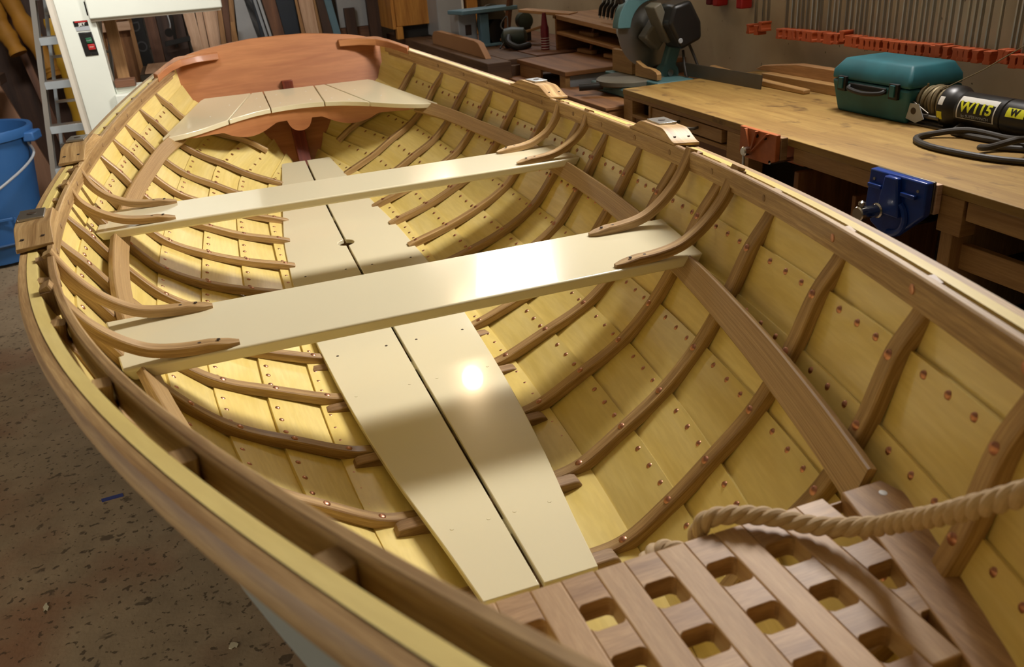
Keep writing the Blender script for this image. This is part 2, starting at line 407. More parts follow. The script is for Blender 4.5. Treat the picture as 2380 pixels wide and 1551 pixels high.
# --- frames
FR = [(.38, .50), (.59, .40), (.82, .30), (1.025, .17), (1.235, .03), (1.47, 0), (1.70, 0), (1.905, 0), (2.115, 0), (2.30, 0), (2.52, 0), (2.735, 0), (2.927, 0), (3.105, 0), (3.303, 0), (3.506, 0)]
def on_frame(k, fr):
    y0, c = fr; y = y0
    for _ in range(25): y = y0-c*(lap(k, y)[0]+(.02 if k == 0 else 0))
    return lap(k, y)
fprof = [(-.0135, FT), (-.0135, .0022), (-.0112, 0), (.0112, 0), (.0135, .0022), (.0135, FT)]
for s in S:
    for fi, fr in enumerate(FR):
        y0, c = fr
        nodes = []
        p = on_frame(0, fr); rn = rail_n(p[1])
        top = p+rn*.0125
        nodes += [top+np.array([0, 0, .034]), top+np.array([0, 0, .0])]
        for k in range(1, 7): nodes.append(on_frame(k, fr))
        e = on_frame(6, fr); kz = floor_z(e[1])-.05
        xe = max(hws(min(max(e[1], .95), 3.45))-.02, .085)
        if xe < e[0]-.02: nodes.append(np.array([xe, y0-c*xe, e[2]+(floor_z(e[1])-.05-e[2])*(e[0]-xe)/(e[0]-.02)]))
        if fr[0] > 3.4: nodes = nodes[:7]
        P = spline(nodes, 46)
        T = np.gradient(P, axis=0); T /= np.linalg.norm(T, axis=1)[:, None]
        W = np.array([c, 1., 0]); W /= np.linalg.norm(W); Wn = np.array([-c*0, 1, 0])
        A = np.tile(np.array([c*.9, 1, 0])/math.hypot(c*.9, 1), (len(P), 1)); A = A-T*(A*T).sum(1)[:, None]; A /= np.linalg.norm(A, axis=1)[:, None]
        B = np.cross(T, A); B *= np.sign((B*np.array([1, 0, -.6])).sum(1))[:, None]
        b = MB(); b.sweep(mir(P, s), mir(A, s), mir(B, s), fprof)
        b.build('frame', M['oak'], boat, sharp=28)

# --- rails
def rail(name, pts_fn, prof, y0, y1, mat, n=90):
    for s in S:
        ys = np.linspace(y0, y1, n); P = [pts_fn(y) for y in ys]; A = [rail_n(y) for y in ys]
        b = MB(); b.sweep(mir(P, s), mir(A, s), (0, 0, 1), prof); o = b.build(name, mat, boat, sharp=28)
        if name == 'inwale': INW[s] = o
INW = {}
r3 = .003
rail('inwale', lambda y: lap(0, y), [(0, .0105), (.012, .0105), (.012, .0425), (.0105, .044), (.0022, .044), (0, .0418)], -.04, 3.70, M['oak'])
rail('outwale', lambda y: lap(0, y)+rail_n(y)*.0455+np.array([0, 0, -.004]), [(-.006, 0), (.009, .002), (.0145, .008), (.0165, .017), (.0165, .030), (.013, .039), (-.001, .039)], -.08, 3.78, M['oak'])
rail('bead', lambda y: lap(0, y), [(.0025, .0012), (.004, 0), (.012, 0), (.012, .0102), (.0025, .0102)], .0, 3.68, M['oak'])
# copper roves and plugs along the inwale (small flat discs)
for s in S:
    for fr in FR[:-1]:
        for dy in (0.0,):
            p = on_frame(0, fr); n = rail_n(p[1])
            b = MB(); q = mir(p+np.array([0, 0, .024])-n*.0001, s); b.lathe([(.0065, 0), (.006, .0012), (.003, .0016)], q, mir(-n, s), 12)
            o = b.build('rove', M['copper'] if fr[0] < 1.1 else M['oakend'], INW[s], sharp=40)

# --- riser (thwart stringer) on the frames
def z_up(y): return np.interp(y, [.5, .64, .9, 1.14, 1.6, 2.05, 2.86, 3.1, 3.3], [-.588, -.592, -.600, -.605, -.609, -.598, -.568, -.553, -.545])
def on_inner(y, z):
    k = [lap(i, y) for i in range(8)]
    for i in range(7):
        a, c = k[i], k[i+1]
        if a[2] >= z >= c[2]:
            f = (a[2]-z)/(a[2]-c[2]); return a+(c-a)*f
    return k[0]
for s in S:
    ys = np.linspace(.636, 3.30, 60); P = []; A = []; B = []
    for y in ys:
        zu = z_up(y); w = np.interp(y, [.6, 1.4, 3.2], [.050, .043, .038])
        u = on_inner(y, zu); l = on_inner(y, zu-w); t = u-l; L = np.linalg.norm(t); t /= L
        nn = np.array([-t[2], 0, t[0]])           # inboard
        P.append(l); A.append(t*L); B.append(nn)
    b = MB(); b.sweep(mir(P, s), mir(A, s), mir(B, s), [(0, .001), (1, .001), (1, .013), (.96, .016), (.04, .016), (0, .013)])
    b.build('riser', M['oak'], boat, sharp=28)

# --- floor timbers and bottom boards
for fr in FR[3:-2]:
    y = fr[0]-.036-.05*fr[1]; w = hws(y)+(.048 if y < 2.2 else .026); zt = floor_z(y)-.0145; zk = floor_z(y)-.05
    b = MB(); b.prism([(-w, zt-.012), (-w+.006, zt-.003), (-w+.014, zt), (w-.014, zt), (w-.006, zt-.003), (w, zt-.012), (w-.004, zt-.022), (w*.6, zt-.04), (0, zk-.006), (-w*.6, zt-.04), (-w+.004, zt-.022)], (0, y-.016, 0), (1, 0, 0), (0, 0, 1), (0, 1, 0), .030)
    b.build('floor_timber', M['oakend'], boat, bevel=.003, grain=0)
for s in S:
    ys = sorted(set(list(np.linspace(.945, 3.49, 70))+list(2.635+np.linspace(-.027, .027, 15))))
    v = []; F = []; U = []; n = len(ys)
    for y in ys:
        r2 = .026**2-(y-2.635)**2; x0 = max(.0035, math.sqrt(r2) if r2 > 0 else 0); x1 = hws(y); z = floor_z(y)
        v += [(x0, y, z), (x1, y, z), (x1, y, z-.0135), (x0, y, z-.0135)]
    for i in range(n-1):
        for j in range(4):
            j2 = (j+1) % 4; F.append((i*4+j, i*4+j2, i*4+4+j2, i*4+4+j))
    F += [(3, 2, 1, 0), ((n-1)*4, n*4-3, n*4-2, n*4-1)]
    b = MB(); b.add(mir(v, s), F); fb = b.build('bottom_board', M['cream'], boat, bevel=.0018)
    fb['label'] = 'cream bottom board on the %s side of the slit' % side[s]
    for y, fx in ((1.66, .18), (1.66, .86), (1.875, .2), (1.875, .83), (2.42, .2), (2.42, .8), (1.13, .2), (1.13, .75), (3.2, .3), (3.2, .75)):
        x = hws(y)*fx; b = MB(); b.lathe([(.0036, 0), (.0034, .0006)], (s*x, y, floor_z(y)), (0, 0, 1), 10)
        b.build('screw_hole', M['dark'] if 1.8 < y < 2.5 else M['cream'], fb)
for y in (1.115, 1.77, 2.2, 2.9):
    b = MB(); b.box(-.03, .03, y-.022, y+.022, floor_z(y)-.030, floor_z(y)-.0142); b.build('cleat', M['cream'], boat)

# --- thwarts with their knees
def thwart(y0, x0, y1, x1, z, label, knees):
    b = MB(); poly = [(-x0, y0), (x0, y0), (x1, y1), (-x1, y1)]
    v = [(x, y, z) for x, y in poly]+[((abs(x)-.014)*(1 if x > 0 else -1), y, z-.022) for x, y in poly]
    b.add(v, [(0, 1, 2, 3), (7, 6, 5, 4), (0, 4, 5, 1), (1, 5, 6, 2), (2, 6, 7, 3), (3, 7, 4, 0)])
    o = b.build('thwart', M['cream'], boat, bevel=.0045, seg=3, grain=0); o['label'] = label
    for s in S:
        for yk, path, yt in knees:
            P = spline([(x, yk+(yt-yk)*max(0, (x-path[0][0])/(path[-1][0]-path[0][0]))**2, zz) for x, zz in path], 34)
            T = np.gradient(P, axis=0); T /= np.linalg.norm(T, axis=1)[:, None]
            A = np.tile((0., 1, 0), (len(P), 1)); A = A-T*(A*T).sum(1)[:, None]; A /= np.linalg.norm(A, axis=1)[:, None]
            B = np.cross(A, T); B *= np.where(B[:, 2:3]+.5*-B[:, 0:1] < 0, -1, 1)     # up and inboard
            prof = []
            for i in range(len(P)):
                f = i/(len(P)-1); h = .0165*min(1, .40+f*7); w = .0130*min(1, .62+f*11)
                if f < .02: w *= .75
                prof.append([(-w, 0), (w, 0), (w, h*.86), (w*.86, h), (-w*.86, h), (-w, h*.86)])
            b = MB(); b.sweep(mir(P, s), mir(A, s), mir(B, s), prof); kn = b.build('thwart_knee', M['oak'], boat, sharp=28)
            for f in (.07, .15):
                i = int(f*33); q = mir(P[i]+B[i]*.0164, s); b = MB(); b.lathe([(.0034, -.001), (.0033, .0004)], q, mir(B[i], s), 10); b.build('screw_plug', M['dark'], kn)
zA, zB = -.6, -.577
thwart(1.391, .556, 1.641, .600, zA, 'near cream painted thwart', [
    (1.409, [(.364, zA), (.44, zA+.001), (.50, zA+.012), (.54, zA+.034), (.575, zA+.066), (.603, zA+.103), (.622, zA+.143), (.633, zA+.168)], 1.385),
    (1.612, [(.402, zA), (.47, zA+.001), (.53, zA+.012), (.572, zA+.036), (.608, zA+.070), (.633, zA+.106), (.650, zA+.140), (.658, zA+.160)], 1.60)])
thwart(2.212, .656, 2.418, .652, zB, 'far cream painted thwart', [
    (2.234, [(.466, zB), (.53, zB+.001), (.585, zB+.010), (.628, zB+.030), (.658, zB+.052), (.680, zB+.078), (.692, zB+.110), (.698, zB+.128)], 2.22),
    (2.400, [(.463, zB), (.53, zB+.001), (.582, zB+.010), (.625, zB+.030), (.652, zB+.052), (.672, zB+.080), (.684, zB+.110), (.690, zB+.130)], 2.41)])

# --- rowlock pads
def pad(ya, yb, where):
    for s in S:
        L = yb-ya; stn = np.linspace(0, 1, 40); v = []
        for t in stn:
            y = ya+L*t; p = lap(0, y); n = rail_n(y)
            e = min(t, 1-t)/.30
            h = .006+(.024*(3*e*e-2*e**3) if e < 1 else .024)
            zt = p[2]+.0435
            for d, zz in ((-.001, 0), (.063, -.006), (.063, h-.004), (-.001, h)): v.append(p+n*d+np.array([0, 0, zt-p[2]+zz]))
        F = [(i*4+j, i*4+(j+1) % 4, i*4+4+(j+1) % 4, i*4+4+j) for i in range(39) for j in range(4)]+[(3, 2, 1, 0), (156, 157, 158, 159)]
        b = MB(); b.add(mir(v, s), F); o = b.build('rowlock_pad', M['oak'], boat, bevel=.0015); o['label'] = 'oak rowlock pad, %s on the %s rail' % (where, side[s])
        y = ya+L*.56; p = lap(0, y); n = rail_n(y); d = np.cross(n, (0, 0, 1.)); zt = p[2]+.0435+.030
        b = MB(); b.obox(mir(p+n*.034+np.array([0, 0, zt-p[2]+.0005]), s), mir(n*.023, s), mir(d*.036, s), (0, 0, .0028)); pl = b.build('rowlock_plate', M['steel'], o, bevel=.001)
        b = MB(); b.lathe([(.009, 0), (.0088, .0008)], mir(p+n*.034+np.array([0, 0, zt-p[2]+.0034]), s), (0, 0, 1), 16); b.build('socket', M['dark'], pl)
        for t, d2 in ((.12, .015), (.12, .05), (.88, .015), (.88, .05)):
            y = ya+L*t; e = .12/.30; h = .006+.024*(3*e*e-2*e**3); q = lap(0, y)+rail_n(y)*d2; q[2] += .0435+h-.004*d2/.07
            b = MB(); b.lathe([(.0036, -.002), (.0034, .0008)], mir(q, s), (0, 0, 1), 10); b.build('screw_plug', M['dark'], o)
pad(1.675, 1.935, 'near'); pad(2.46, 2.745, 'far')
# spacer blocks in the slot either side of the pads
for s in S:
    for y in (1.60, 1.99, 2.40, 2.80, 1.385, 2.235):
        p = lap(0, y)+rail_n(y)*.0215; d = np.cross(rail_n(y), (0, 0, 1.))
        b = MB(); b.obox(mir(p+np.array([0, 0, .02]), s), mir(rail_n(y)*.0094, s), mir(d*.012, s), (0, 0, .020)); b.build('spacer_block', M['oakend'], boat, grain=2)

# --- quarter knees on the transom
for s in S:
    pl = [(.484, 3.53), (.459, 3.605), (.432, 3.665), (.393, 3.715), (.337, 3.75), (.285, 3.768), (.247, 3.776), (.247, 3.81), (.33, 3.806), (.405, 3.79), (.42, 3.76), (.455, 3.68), (.50, 3.565)]
    b = MB(); n = len(pl); v = [(x, y, lap(0, min(y, 3.74))[2]+.053+.010*(y-3.53)/.28) for x, y in pl]+[(x, y-.012, lap(0, min(y, 3.74))[2]+.027+.010*(y-3.53)/.28) for x, y in pl]
    b.add(mir(v, s), [list(range(n)), list(range(n, 2*n))[::-1]]+[(i, (i+1) % n, n+(i+1) % n, n+i) for i in range(n)])
    o = b.build('quarter_knee', M['maho'], boat, bevel=.003, grain=1); o['label'] = 'reddish quarter knee in the %s corner of the transom' % side[s]

# --- stern sheets
def seat_z(y): return -.541+(y-3.223)*.1167
sx = [-.505, -.44, -.39, -.34, -.285, -.23, -.17, -.113, -.055, 0]
sy = [3.215, 3.236, 3.262, 3.295, 3.336, 3.375, 3.408, 3.428, 3.440, 3.444]
def seat_front(x): return float(np.interp(-abs(x), sx, sy))
def seat_side(x):   # aft limit of the seat
    a = abs(x); return 3.695 if a < .345 else 3.695-(a-.345)/(.505-.345)*(3.695-3.222)
def seat_piece(x_of_y0, x_of_y1, label=None):
    """Board between two straight lines x = a + b*y (clipped by the seat outline)."""
    pts = []
    n = 60
    for i in range(n+1):
        x = -.505+1.01*i/n; pts.append((x, seat_front(x)))
    for i in range(n+1):
        x = .505-1.01*i/n; pts.append((x, seat_side(x)))
    def clip(P, f):
        out = []
        for i in range(len(P)):
            p, q = P[i], P[(i+1) % len(P)]; a, c = f(p), f(q)
            if a >= 0: out.append(p)
            if (a >= 0) != (c >= 0):
                t = a/(a-c); out.append((p[0]+t*(q[0]-p[0]), p[1]+t*(q[1]-p[1])))
        return out
    if x_of_y0: pts = clip(pts, lambda p: p[0]-(x_of_y0[0]+x_of_y0[1]*(p[1]-3.5))-.0022)
    if x_of_y1: pts = clip(pts, lambda p: -p[0]+(x_of_y1[0]+x_of_y1[1]*(p[1]-3.5))-.0022)
    q = []
    for p in pts:
        if not q or math.hypot(p[0]-q[-1][0], p[1]-q[-1][1]) > .0008: q.append(p)
    n = len(q); b = MB(); v = [(x, y, seat_z(y)) for x, y in q]+[(x, y, seat_z(y)-.018) for x, y in q]
    b.add(v, [list(range(n)), list(range(n, 2*n))[::-1]]+[(i, (i+1) % n, n+(i+1) % n, n+i) for i in range(n)])
    o = b.build('stern_seat_board', M['cream'], boat, bevel=.0022, grain=0)
    if label: o['label'] = label
    return o
dl = (.154, (.154-.271)/(3.691-3.342)); dl = (.154+dl[1]*(3.5-3.691), dl[1])
cA, cB, cC, cD = (-dl[0], -dl[1]), (-.104, 0), (.104, 0), dl
seat_piece(None, cA, 'triangular cream seat board on the port side'); seat_piece(cA, cB); ctr = seat_piece(cB, cC, 'middle cream seat board, notched for the stern post'); seat_piece(cC, cD); seat_piece(cD, None, 'triangular cream seat board on the starboard side')
for x, y in ((-.25, 3.55), (-.33, 3.42), (-.14, 3.60), (-.14, 3.47), (-.06, 3.62), (.06, 3.62), (-.06, 3.49), (.06, 3.49), (.14, 3.60), (.14, 3.47), (.25, 3.55), (.33, 3.42), (.2, 3.42)):
    b = MB(); b.lathe([(.003, -.0005), (.0028, .0007)], (x, y, seat_z(y)), (0, -.116, 1), 8); b.build('screw_plug', M['labelw'], ctr)
# shaped board under the seat's front edge
n = 121; v = []
for i in range(n):
    x = -.42+.84*i/(n-1); a = abs(x); y = seat_front(x)+.012; zt = seat_z(y)-.018
    if a < .044: zb = -.582-math.sqrt(max(0, .044**2-a*a))*.85
    else:
        f = (a-.044)/(.376); zb = -.574-.034*math.sin(min(1, max(0, f-.12)/.55)*PI)*1.0-(.0 if f < .67 else 0)
        if f > .6: zb = zb*(1-(f-.6)/.4)+(zt-.008)*((f-.6)/.4)
        if f > .96: zb = zt-.006
    v += [(x, y, zt), (x, y, min(zb, zt-.004)), (x, y+.016, min(zb, zt-.004)), (x, y+.016, zt)]
b = MB(); b.add(v, [(i*4+j, i*4+(j+1) % 4, i*4+4+(j+1) % 4, i*4+4+j) for i in range(n-1) for j in range(4)]+[(3, 2, 1, 0), ((n-1)*4, n*4-3, n*4-2, n*4-1)])
o = b.build('seat_apron', M['maho'], boat, grain=0, sharp=40); o['label'] = 'scalloped reddish board under the stern seat'

# --- bow grating
gz = -.600; gp = .0725; gw = .0185; gy = [.568, .498, .428, .358, .288, .218]; ga, gf = .628, .20
def g_out(y):  # outer edge of the side border
    return float(np.interp(y, [.20, .378, .432, .595, .612, .628], [.175, .238, .268, .326, .330, .318]))
def g_in(y): return float(np.interp(y, [.20, .378, .528, .628], [.13, .193, .236, .262]))
def slat(name, poly, zt, th, mat, parent, grain=None, bev=.0025):
    b = MB(); b.prism(poly, (0, 0, zt-th), (1, 0, 0), (0, 1, 0), (0, 0, 1), th); return b.build(name, mat, parent, bevel=bev, grain=grain, seg=3)
M['slat'] = wood('grating_oak', (198, 164, 122), (178, 142, 100), rough=.55, gu=6, gv=70, fine=.25)
M['slat2'] = wood('grating_oak_long', (192, 156, 112), (150, 114, 78), rough=.5, gu=5, gv=60, fine=.4)
gr = slat('bow_grating', [(-.318, ga), (.318, ga), (.318, ga-.004), (-.318, ga-.004)], gz-.012, .016, M['slat2'], boat, 0, .001)
gr['label'] = 'oak lattice grating filling the bow'
for s in S:
    ys = np.linspace(gf, ga, 14); pl = [(s*g_out(y), y) for y in ys]+[(s*g_in(y), y) for y in ys[::-1]]
    slat('side_border', pl, gz+.0006, .026, M['slat2'], gr, 1)
    b = MB(); b.lathe([(.005, -.002), (.0048, .0006)], (s*.302, .606, gz+.0006), (0, 0, 1), 12); b.build('screw', M['steel'], gr)
for k in range(-3, 3):
    x = (k+.5)*gp; xs0, xs1 = x-(gp-2*gw)/2, x+(gp-2*gw)/2
    ys = np.linspace(gf, ga, 30); keep = [y for y in ys if max(abs(xs0), abs(xs1)) < g_in(y)+.004]   # stopped by the side borders
    if keep: slat('long_slat', [(xs0, keep[0]), (xs1, keep[0]), (xs1, ga), (xs0, ga)], gz, .026, M['slat'], gr, 1)
for j, y in enumerate([ga-.0205]+[(gy[i]+gy[i+1])/2 for i in range(5)]):
    w = .0205 if j == 0 else (gy[0]-gy[1]-2*gw+.001)/2
    for k in range(-4, 5):
        x0, x1 = k*gp-gw, k*gp+gw
        lim = g_in(y)+.004
        x0, x1 = max(x0, -lim), min(x1, lim)
        if x1-x0 < .006: continue
        f = .0055
        pl = [(x0, y-w-(0 if j == 9 else f)), (x0+f*.35, y-w-f*.35), (x0+f, y-w), (x1-f, y-w), (x1-f*.35, y-w-f*.35), (x1, y-w-f)]
        pl += [(x1, y+w+f), (x1-f*.35, y+w+f*.35), (x1-f, y+w), (x0+f, y+w), (x0+f*.35, y+w+f*.35), (x0, y+w+f)] if j else [(x1, ga), (x0, ga)]
        if x1-x0 < 2*f+.002: pl = [(x0, y-w), (x1, y-w), (x1, y+w), (x0, y+w)]
        slat('cross_piece', pl, gz-.0004, .024, M['slat2'], gr, 0, .002)

# --- rivets: the hundred nearest one by one, the rest as one part
def dome(r):
    return [(r, -.001), (r, .0006), (r*.86, .0014), (r*.5, .0024), (r*.15, .0027)]
riv = []
for s in S:
    for k in range(1, 7):
        for i, fr in enumerate(FR):
            if k >= 5 and fr[0] > 3.4: continue
            p = on_frame(k, fr); n, u = nrm_up(k, p[1]); riv.append((mir(p, s), mir(-n, s), .0070))
            if i+1 < len(FR):
                a, c = p, on_frame(k, FR[i+1])
                for t in (.27, .5, .74):
                    y = a[1]+(c[1]-a[1])*t
                    if y > Y1[k]-.03: continue
                    q = lap(k, y); n, u = nrm_up(k, y); riv.append((mir(q+n*FT, s), mir(-n, s), .0056))
cam_p = np.array([-.333, 0, 0])
def shows(r):
    p, n, rad = r; d = cam_p-p; D = np.linalg.norm(d); vis = (n@d)/D
    return (rad/D)**2*max(vis, .02)*(1 if p[1] > .45 and (p[0] > 0 or p[1] > .95) else .0001)
riv.sort(key=shows, reverse=True)
proto = {}
for r in (.0070, .0056):
    b = MB(); b.lathe(dome(r), (0, 0, -ZF), (0, 0, 1), 12); me_ob = b.build('rivet', M['copper'], None, origin=(0, 0, 0)); proto[r] = me_ob.data; bpy.data.objects.remove(me_ob)
borg = Vector(ORG['rowing_boat'])
for p, n, r in riv[:100]:
    o = bpy.data.objects.new('rivet', proto[r]); C.objects.link(o); o.parent = boat
    o.rotation_mode = 'QUATERNION'; o.rotation_quaternion = Vector((0, 0, 1)).rotation_difference(Vector(n)); o.location = Vector((p[0], p[1], p[2]+ZF))-borg
b = MB()
for p, n, r in riv[100:]: b.lathe(dome(r), p, n, 8)
o = b.build('rivet', M['copper'], boat); o['kind'] = 'stuff'; o['label'] = 'the many smaller copper rivets along the laps'

# --- rope
rp = spline([(.205, .30, -.33), (.207, .335, -.375), (.208, .378, -.42), (.206, .41, -.452), (.210, .445, -.487), (.216, .495, -.533), (.215, .528, -.562), (.185, .572, -.583), (.15, .607, -.584), (.118, .628, -.585), (.092, .641, -.592), (.080, .642, -.612), (.086, .640, -.640), (.10, .655, -.664), (.098, .688, -.676), (.070, .708, -.676), (.035, .690, -.682), (.0, .650, -.695), (-.04, .585, -.70), (-.085, .545, -.70), (-.10, .50, -.70), (-.06, .46, -.70), (.0, .45, -.70)], 420)
b = MB(); T = np.gradient(rp, axis=0); T /= np.linalg.norm(T, axis=1)[:, None]
a = np.cross(T[0], (0, 0, 1.)); a /= np.linalg.norm(a); A = []
for t in T:
    a = a-t*(a@t); a /= np.linalg.norm(a); A.append(a)
A = np.array(A); Bv = np.cross(T, A); Ls = np.concatenate([[0], np.cumsum(np.linalg.norm(np.diff(rp, axis=0), axis=1))])
for j in range(3):
    ph = 2*PI*j/3-Ls/.048*2*PI
    b.tube(rp+.0050*(A*np.cos(ph)[:, None]+Bv*np.sin(ph)[:, None]), .0060, 10)
tag(b.build('rope', M['rope']), 'thick twisted cotton rope lying across the bow grating', 'rope')

# --- cradle the hull stands in
for y, lab in ((1.65, 'forward'), (2.95, 'after')):
    cr = thing('boat_stand', 'plain timber stand under the %s part of the boat hull' % lab, 'stand', 0, y, -ZF)
    zc = floor_z(y)-.085
    b = MB(); b.box(-.2, .2, y-.04, y+.04, zc-.09, zc); b.build('cross_beam', M['pine'], cr, bevel=.003)
    for sx_ in (-1, 1):
        for sy_ in (-1, 1):
            b = MB(); b.obox((sx_*.16, y+sy_*.12, (zc-.09-ZF)/2), (sx_*.03, 0, .0), (0, .018, 0), (sx_*-.02, -sy_*.07, (zc-.09+ZF)/2)); b.build('leg', M['pine'], cr)
# ================================================================== THE WORKSHOP
def part_box(name, mat, par, x0, x1, y0, y1, z0, z1, bev=.002, grain=None):
    b = MB(); b.box(x0, x1, y0, y1, z0, z1); return b.build(name, mat, par, bevel=bev, grain=grain)
def part_obox(name, mat, par, c, ax, ay, az, bev=.002, grain=None):
    b = MB(); b.obox(c, ax, ay, az); return b.build(name, mat, par, bevel=bev, grain=grain)
def part_lathe(name, mat, par, prof, o, ax, seg=24):
    b = MB(); b.lathe(prof, o, ax, seg); return b.build(name, mat, par)
def part_tube(name, mat, par, pts, r, seg=10):
    b = MB(); b.tube(pts, r, seg); return b.build(name, mat, par)
XR, XL, YB, YF, ZC = 1.95, -3.0, 7.0, -2.6, 1.55
def wallbox(name, m, *a):
    b = MB(); b.box(*a); return structure(b.build(name, m))
wallbox('floor', M['concrete'], XL-.1, XR+.1, YF-.1, YB+.1, -ZF-.1, -ZF)
wallbox('wall_right', M['wall'], XR, XR+.1, YF, YB, -ZF, ZC)
wallbox('wall_back', M['wallb'], XL, XR, YB, YB+.1, -ZF, ZC)
wallbox('wall_left', M['wallb'], XL-.1, XL, YF, YB, -ZF, ZC)
wallbox('wall_front', M['wallb'], XL, XR, YF-.1, YF, -ZF, ZC)
wallbox('ceiling', M['ceil'], XL-.1, XR+.1, YF-.1, YB+.1, ZC, ZC+.1)

# --- main workbench along the right wall
wb = thing('workbench', 'long plywood-topped workbench along the right wall, stained and scored', 'workbench', 1.55, 1.9, -ZF)
b = MB(); b.prism([(1.185, .55), (1.94, .55), (1.94, 3.15), (1.272, 3.15)], (0, 0, -.592), (1, 0, 0), (0, 1, 0), (0, 0, 1), .022); b.build('bench_top', M['ply'], wb, bevel=.002, grain=1)
def fx(y): return 1.185+(y-.55)*(1.272-1.185)/2.6
def fascia(name, y0, y1, z0, z1, out=0., t=.03, m='pine'):
    b = MB(); b.prism([(fx(y0)+.004-out, y0), (fx(y1)+.004-out, y1), (fx(y1)+t, y1), (fx(y0)+t, y0)], (0, 0, z0), (1, 0, 0), (0, 1, 0), (0, 0, 1), z1-z0); return b.build(name, M[m], wb, bevel=.0015, grain=1)
fascia('front_rail', .55, 1.36, -.637, -.5925); fascia('front_rail', 1.66, 2.0, -.637, -.5925); fascia('front_rail', 2.23, 3.15, -.606, -.5925)
fascia('vise_block', 1.37, 1.44, -.68, -.5925, .0, .05); fascia('vise_block', 1.62, 1.652, -.66, -.5925, .0, .05)
fascia('post', 2.23, 2.36, -1.40, -.606, 0, .06); fascia('post', 3.07, 3.15, -1.40, -.606, 0, .06)
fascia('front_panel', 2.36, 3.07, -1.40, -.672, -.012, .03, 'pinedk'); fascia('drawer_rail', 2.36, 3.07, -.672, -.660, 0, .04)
dr = fascia('drawer', 2.40, 2.905, -.655, -.611, -.004, .03); 
b = MB(); xx = fx(2.62)+.008; b.tube(spline([(xx, 2.555, -.628), (xx-.022, 2.56, -.631), (xx-.026, 2.60, -.634), (xx-.026, 2.64, -.634), (xx-.022, 2.68, -.631), (xx, 2.685, -.628)], 20), .0055, 8); b.build('handle', M['dullsteel'], dr)
part_box('cubby_side', M['pine'], wb, fx(2.92), 1.9, 2.905, 2.92, -.66, -.606)
part_box('cubby_back', M['dkbrown'], wb, 1.50, 1.52, 2.92, 3.07, -.67, -.594)
part_box('end_panel', M['pine'], wb, 1.28, 1.9, 3.13, 3.15, -1.40, -.594)
part_box('inner_panel', M['dkbrown'], wb, 1.62, 1.64, .56, 2.36, -1.40, -.594)
part_box('partition', M['pinedk'], wb, 1.26, 1.62, 2.0, 2.02, -1.40, -.67); part_box('partition', M['pinedk'], wb, 1.30, 1.62, 1.80, 1.815, -1.40, -.70)
part_box('post', M['pine'], wb, 1.235, 1.62, 1.405, 1.44, -1.40, -.62)
for z in (-.715, -.86, -1.02):
    s_ = part_box('shelf_drawer', M['dkbrown'], wb, 1.30, 1.62, .60, 1.40, z-.06, z-.055); 
    part_box('drawer_front', M['pine'], s_, 1.27, 1.29, .60, 1.415, z-.062, z, .0015, 1)
for y in (.6, 2.0, 3.1): part_box('rear_leg', M['pine'], wb, 1.86, 1.93, y-.035, y+.035, -ZF, -.592)

VX = [0.0]
_MB, _add = MB, MB.add
def shifted_add(self, verts, faces, uvs=None, mi=0): return _add(self, [(p[0]+VX[0], p[1], p[2]) for p in verts], faces, uvs, mi)
MB.add = shifted_add
VX[0] = .042
# --- orange vise
v = thing('bench_vise', 'small orange woodworking vise on the front of the workbench', 'vise', 1.17, 2.11, -.66)
b = MB(); b.prism([(2.025, -.556), (2.205, -.556), (2.205, -.635), (2.185, -.648), (2.06, -.648), (2.025, -.632)], (1.150, 0, 0), (0, 1, 0), (0, 0, 1), (1, 0, 0), .016); b.build('jaw', M['vorange'], v, bevel=.002)
for y in (2.06, 2.115, 2.17):
    b = MB(); b.obox((1.146, (y+2.14)/2, -.592), (.005, 0, 0), (0, .0035, 0), (0, (2.14-y)/2, -.034)); b.build('rib', M['vorange'], v, bevel=.001)
part_box('jaw_liner', M['oakend'], v, 1.167, 1.19, 2.022, 2.207, -.632, -.566); part_box('rear_jaw', M['vorange'], v, 1.232, 1.245, 2.0, 2.2, -.655, -.60)
part_lathe('screw_boss', M['chrome'], v, [(.011, 0), (.0145, .004), (.0145, .026), (.011, .030)], (1.152, 2.148, -.622), (-1, 0, 0)); part_tube('handle', M['chrome'], v, [(1.128, 2.148, -.61), (1.128, 2.150, -.70)], .0045)
for y in (2.075, 2.115): part_lathe('bolt', M['iron'], v, [(.006, 0), (.006, .003)], (1.150, y, -.572), (-1, 0, 0), 8)
part_tube('guide_rod', M['steel'], v, [(1.15, 2.05, -.64), (1.40, 2.05, -.64)], .006)
VX[0] = .048
# --- blue vise
v = thing('bench_vise', 'large blue cast-iron vise with a chrome screw at the near part of the workbench', 'vise', 1.14, 1.53, -.72)
b = MB(); b.prism([(1.438, -.562), (1.618, -.562), (1.624, -.655), (1.60, -.695), (1.56, -.715), (1.515, -.712), (1.470, -.672), (1.436, -.640)], (1.122, 0, 0), (0, 1, 0), (0, 0, 1), (1, 0, 0), .022); b.build('front_jaw', M['vblue'], v, bevel=.004, seg=3)
part_box('jaw_face', M['dullsteel'], v, 1.144, 1.151, 1.437, 1.62, -.638, -.562); part_box('jaw_liner', M['pale'], v, 1.151, 1.168, 1.434, 1.624, -.640, -.5695)
b = MB(); b.prism([(1.515, -.565), (1.555, -.565), (1.572, -.66), (1.50, -.66)], (1.108, 0, 0), (0, 1, 0), (0, 0, 1), (1, 0, 0), .016); b.build('web', M['vblue'], v, bevel=.004)
for z, y, w in ((-.600, 1.482, .022), (-.600, 1.590, .022)): part_obox('cross_web', M['vblue'], v, (1.118, y, z), (.007, 0, 0), (0, w, 0), (0, 0, .005))
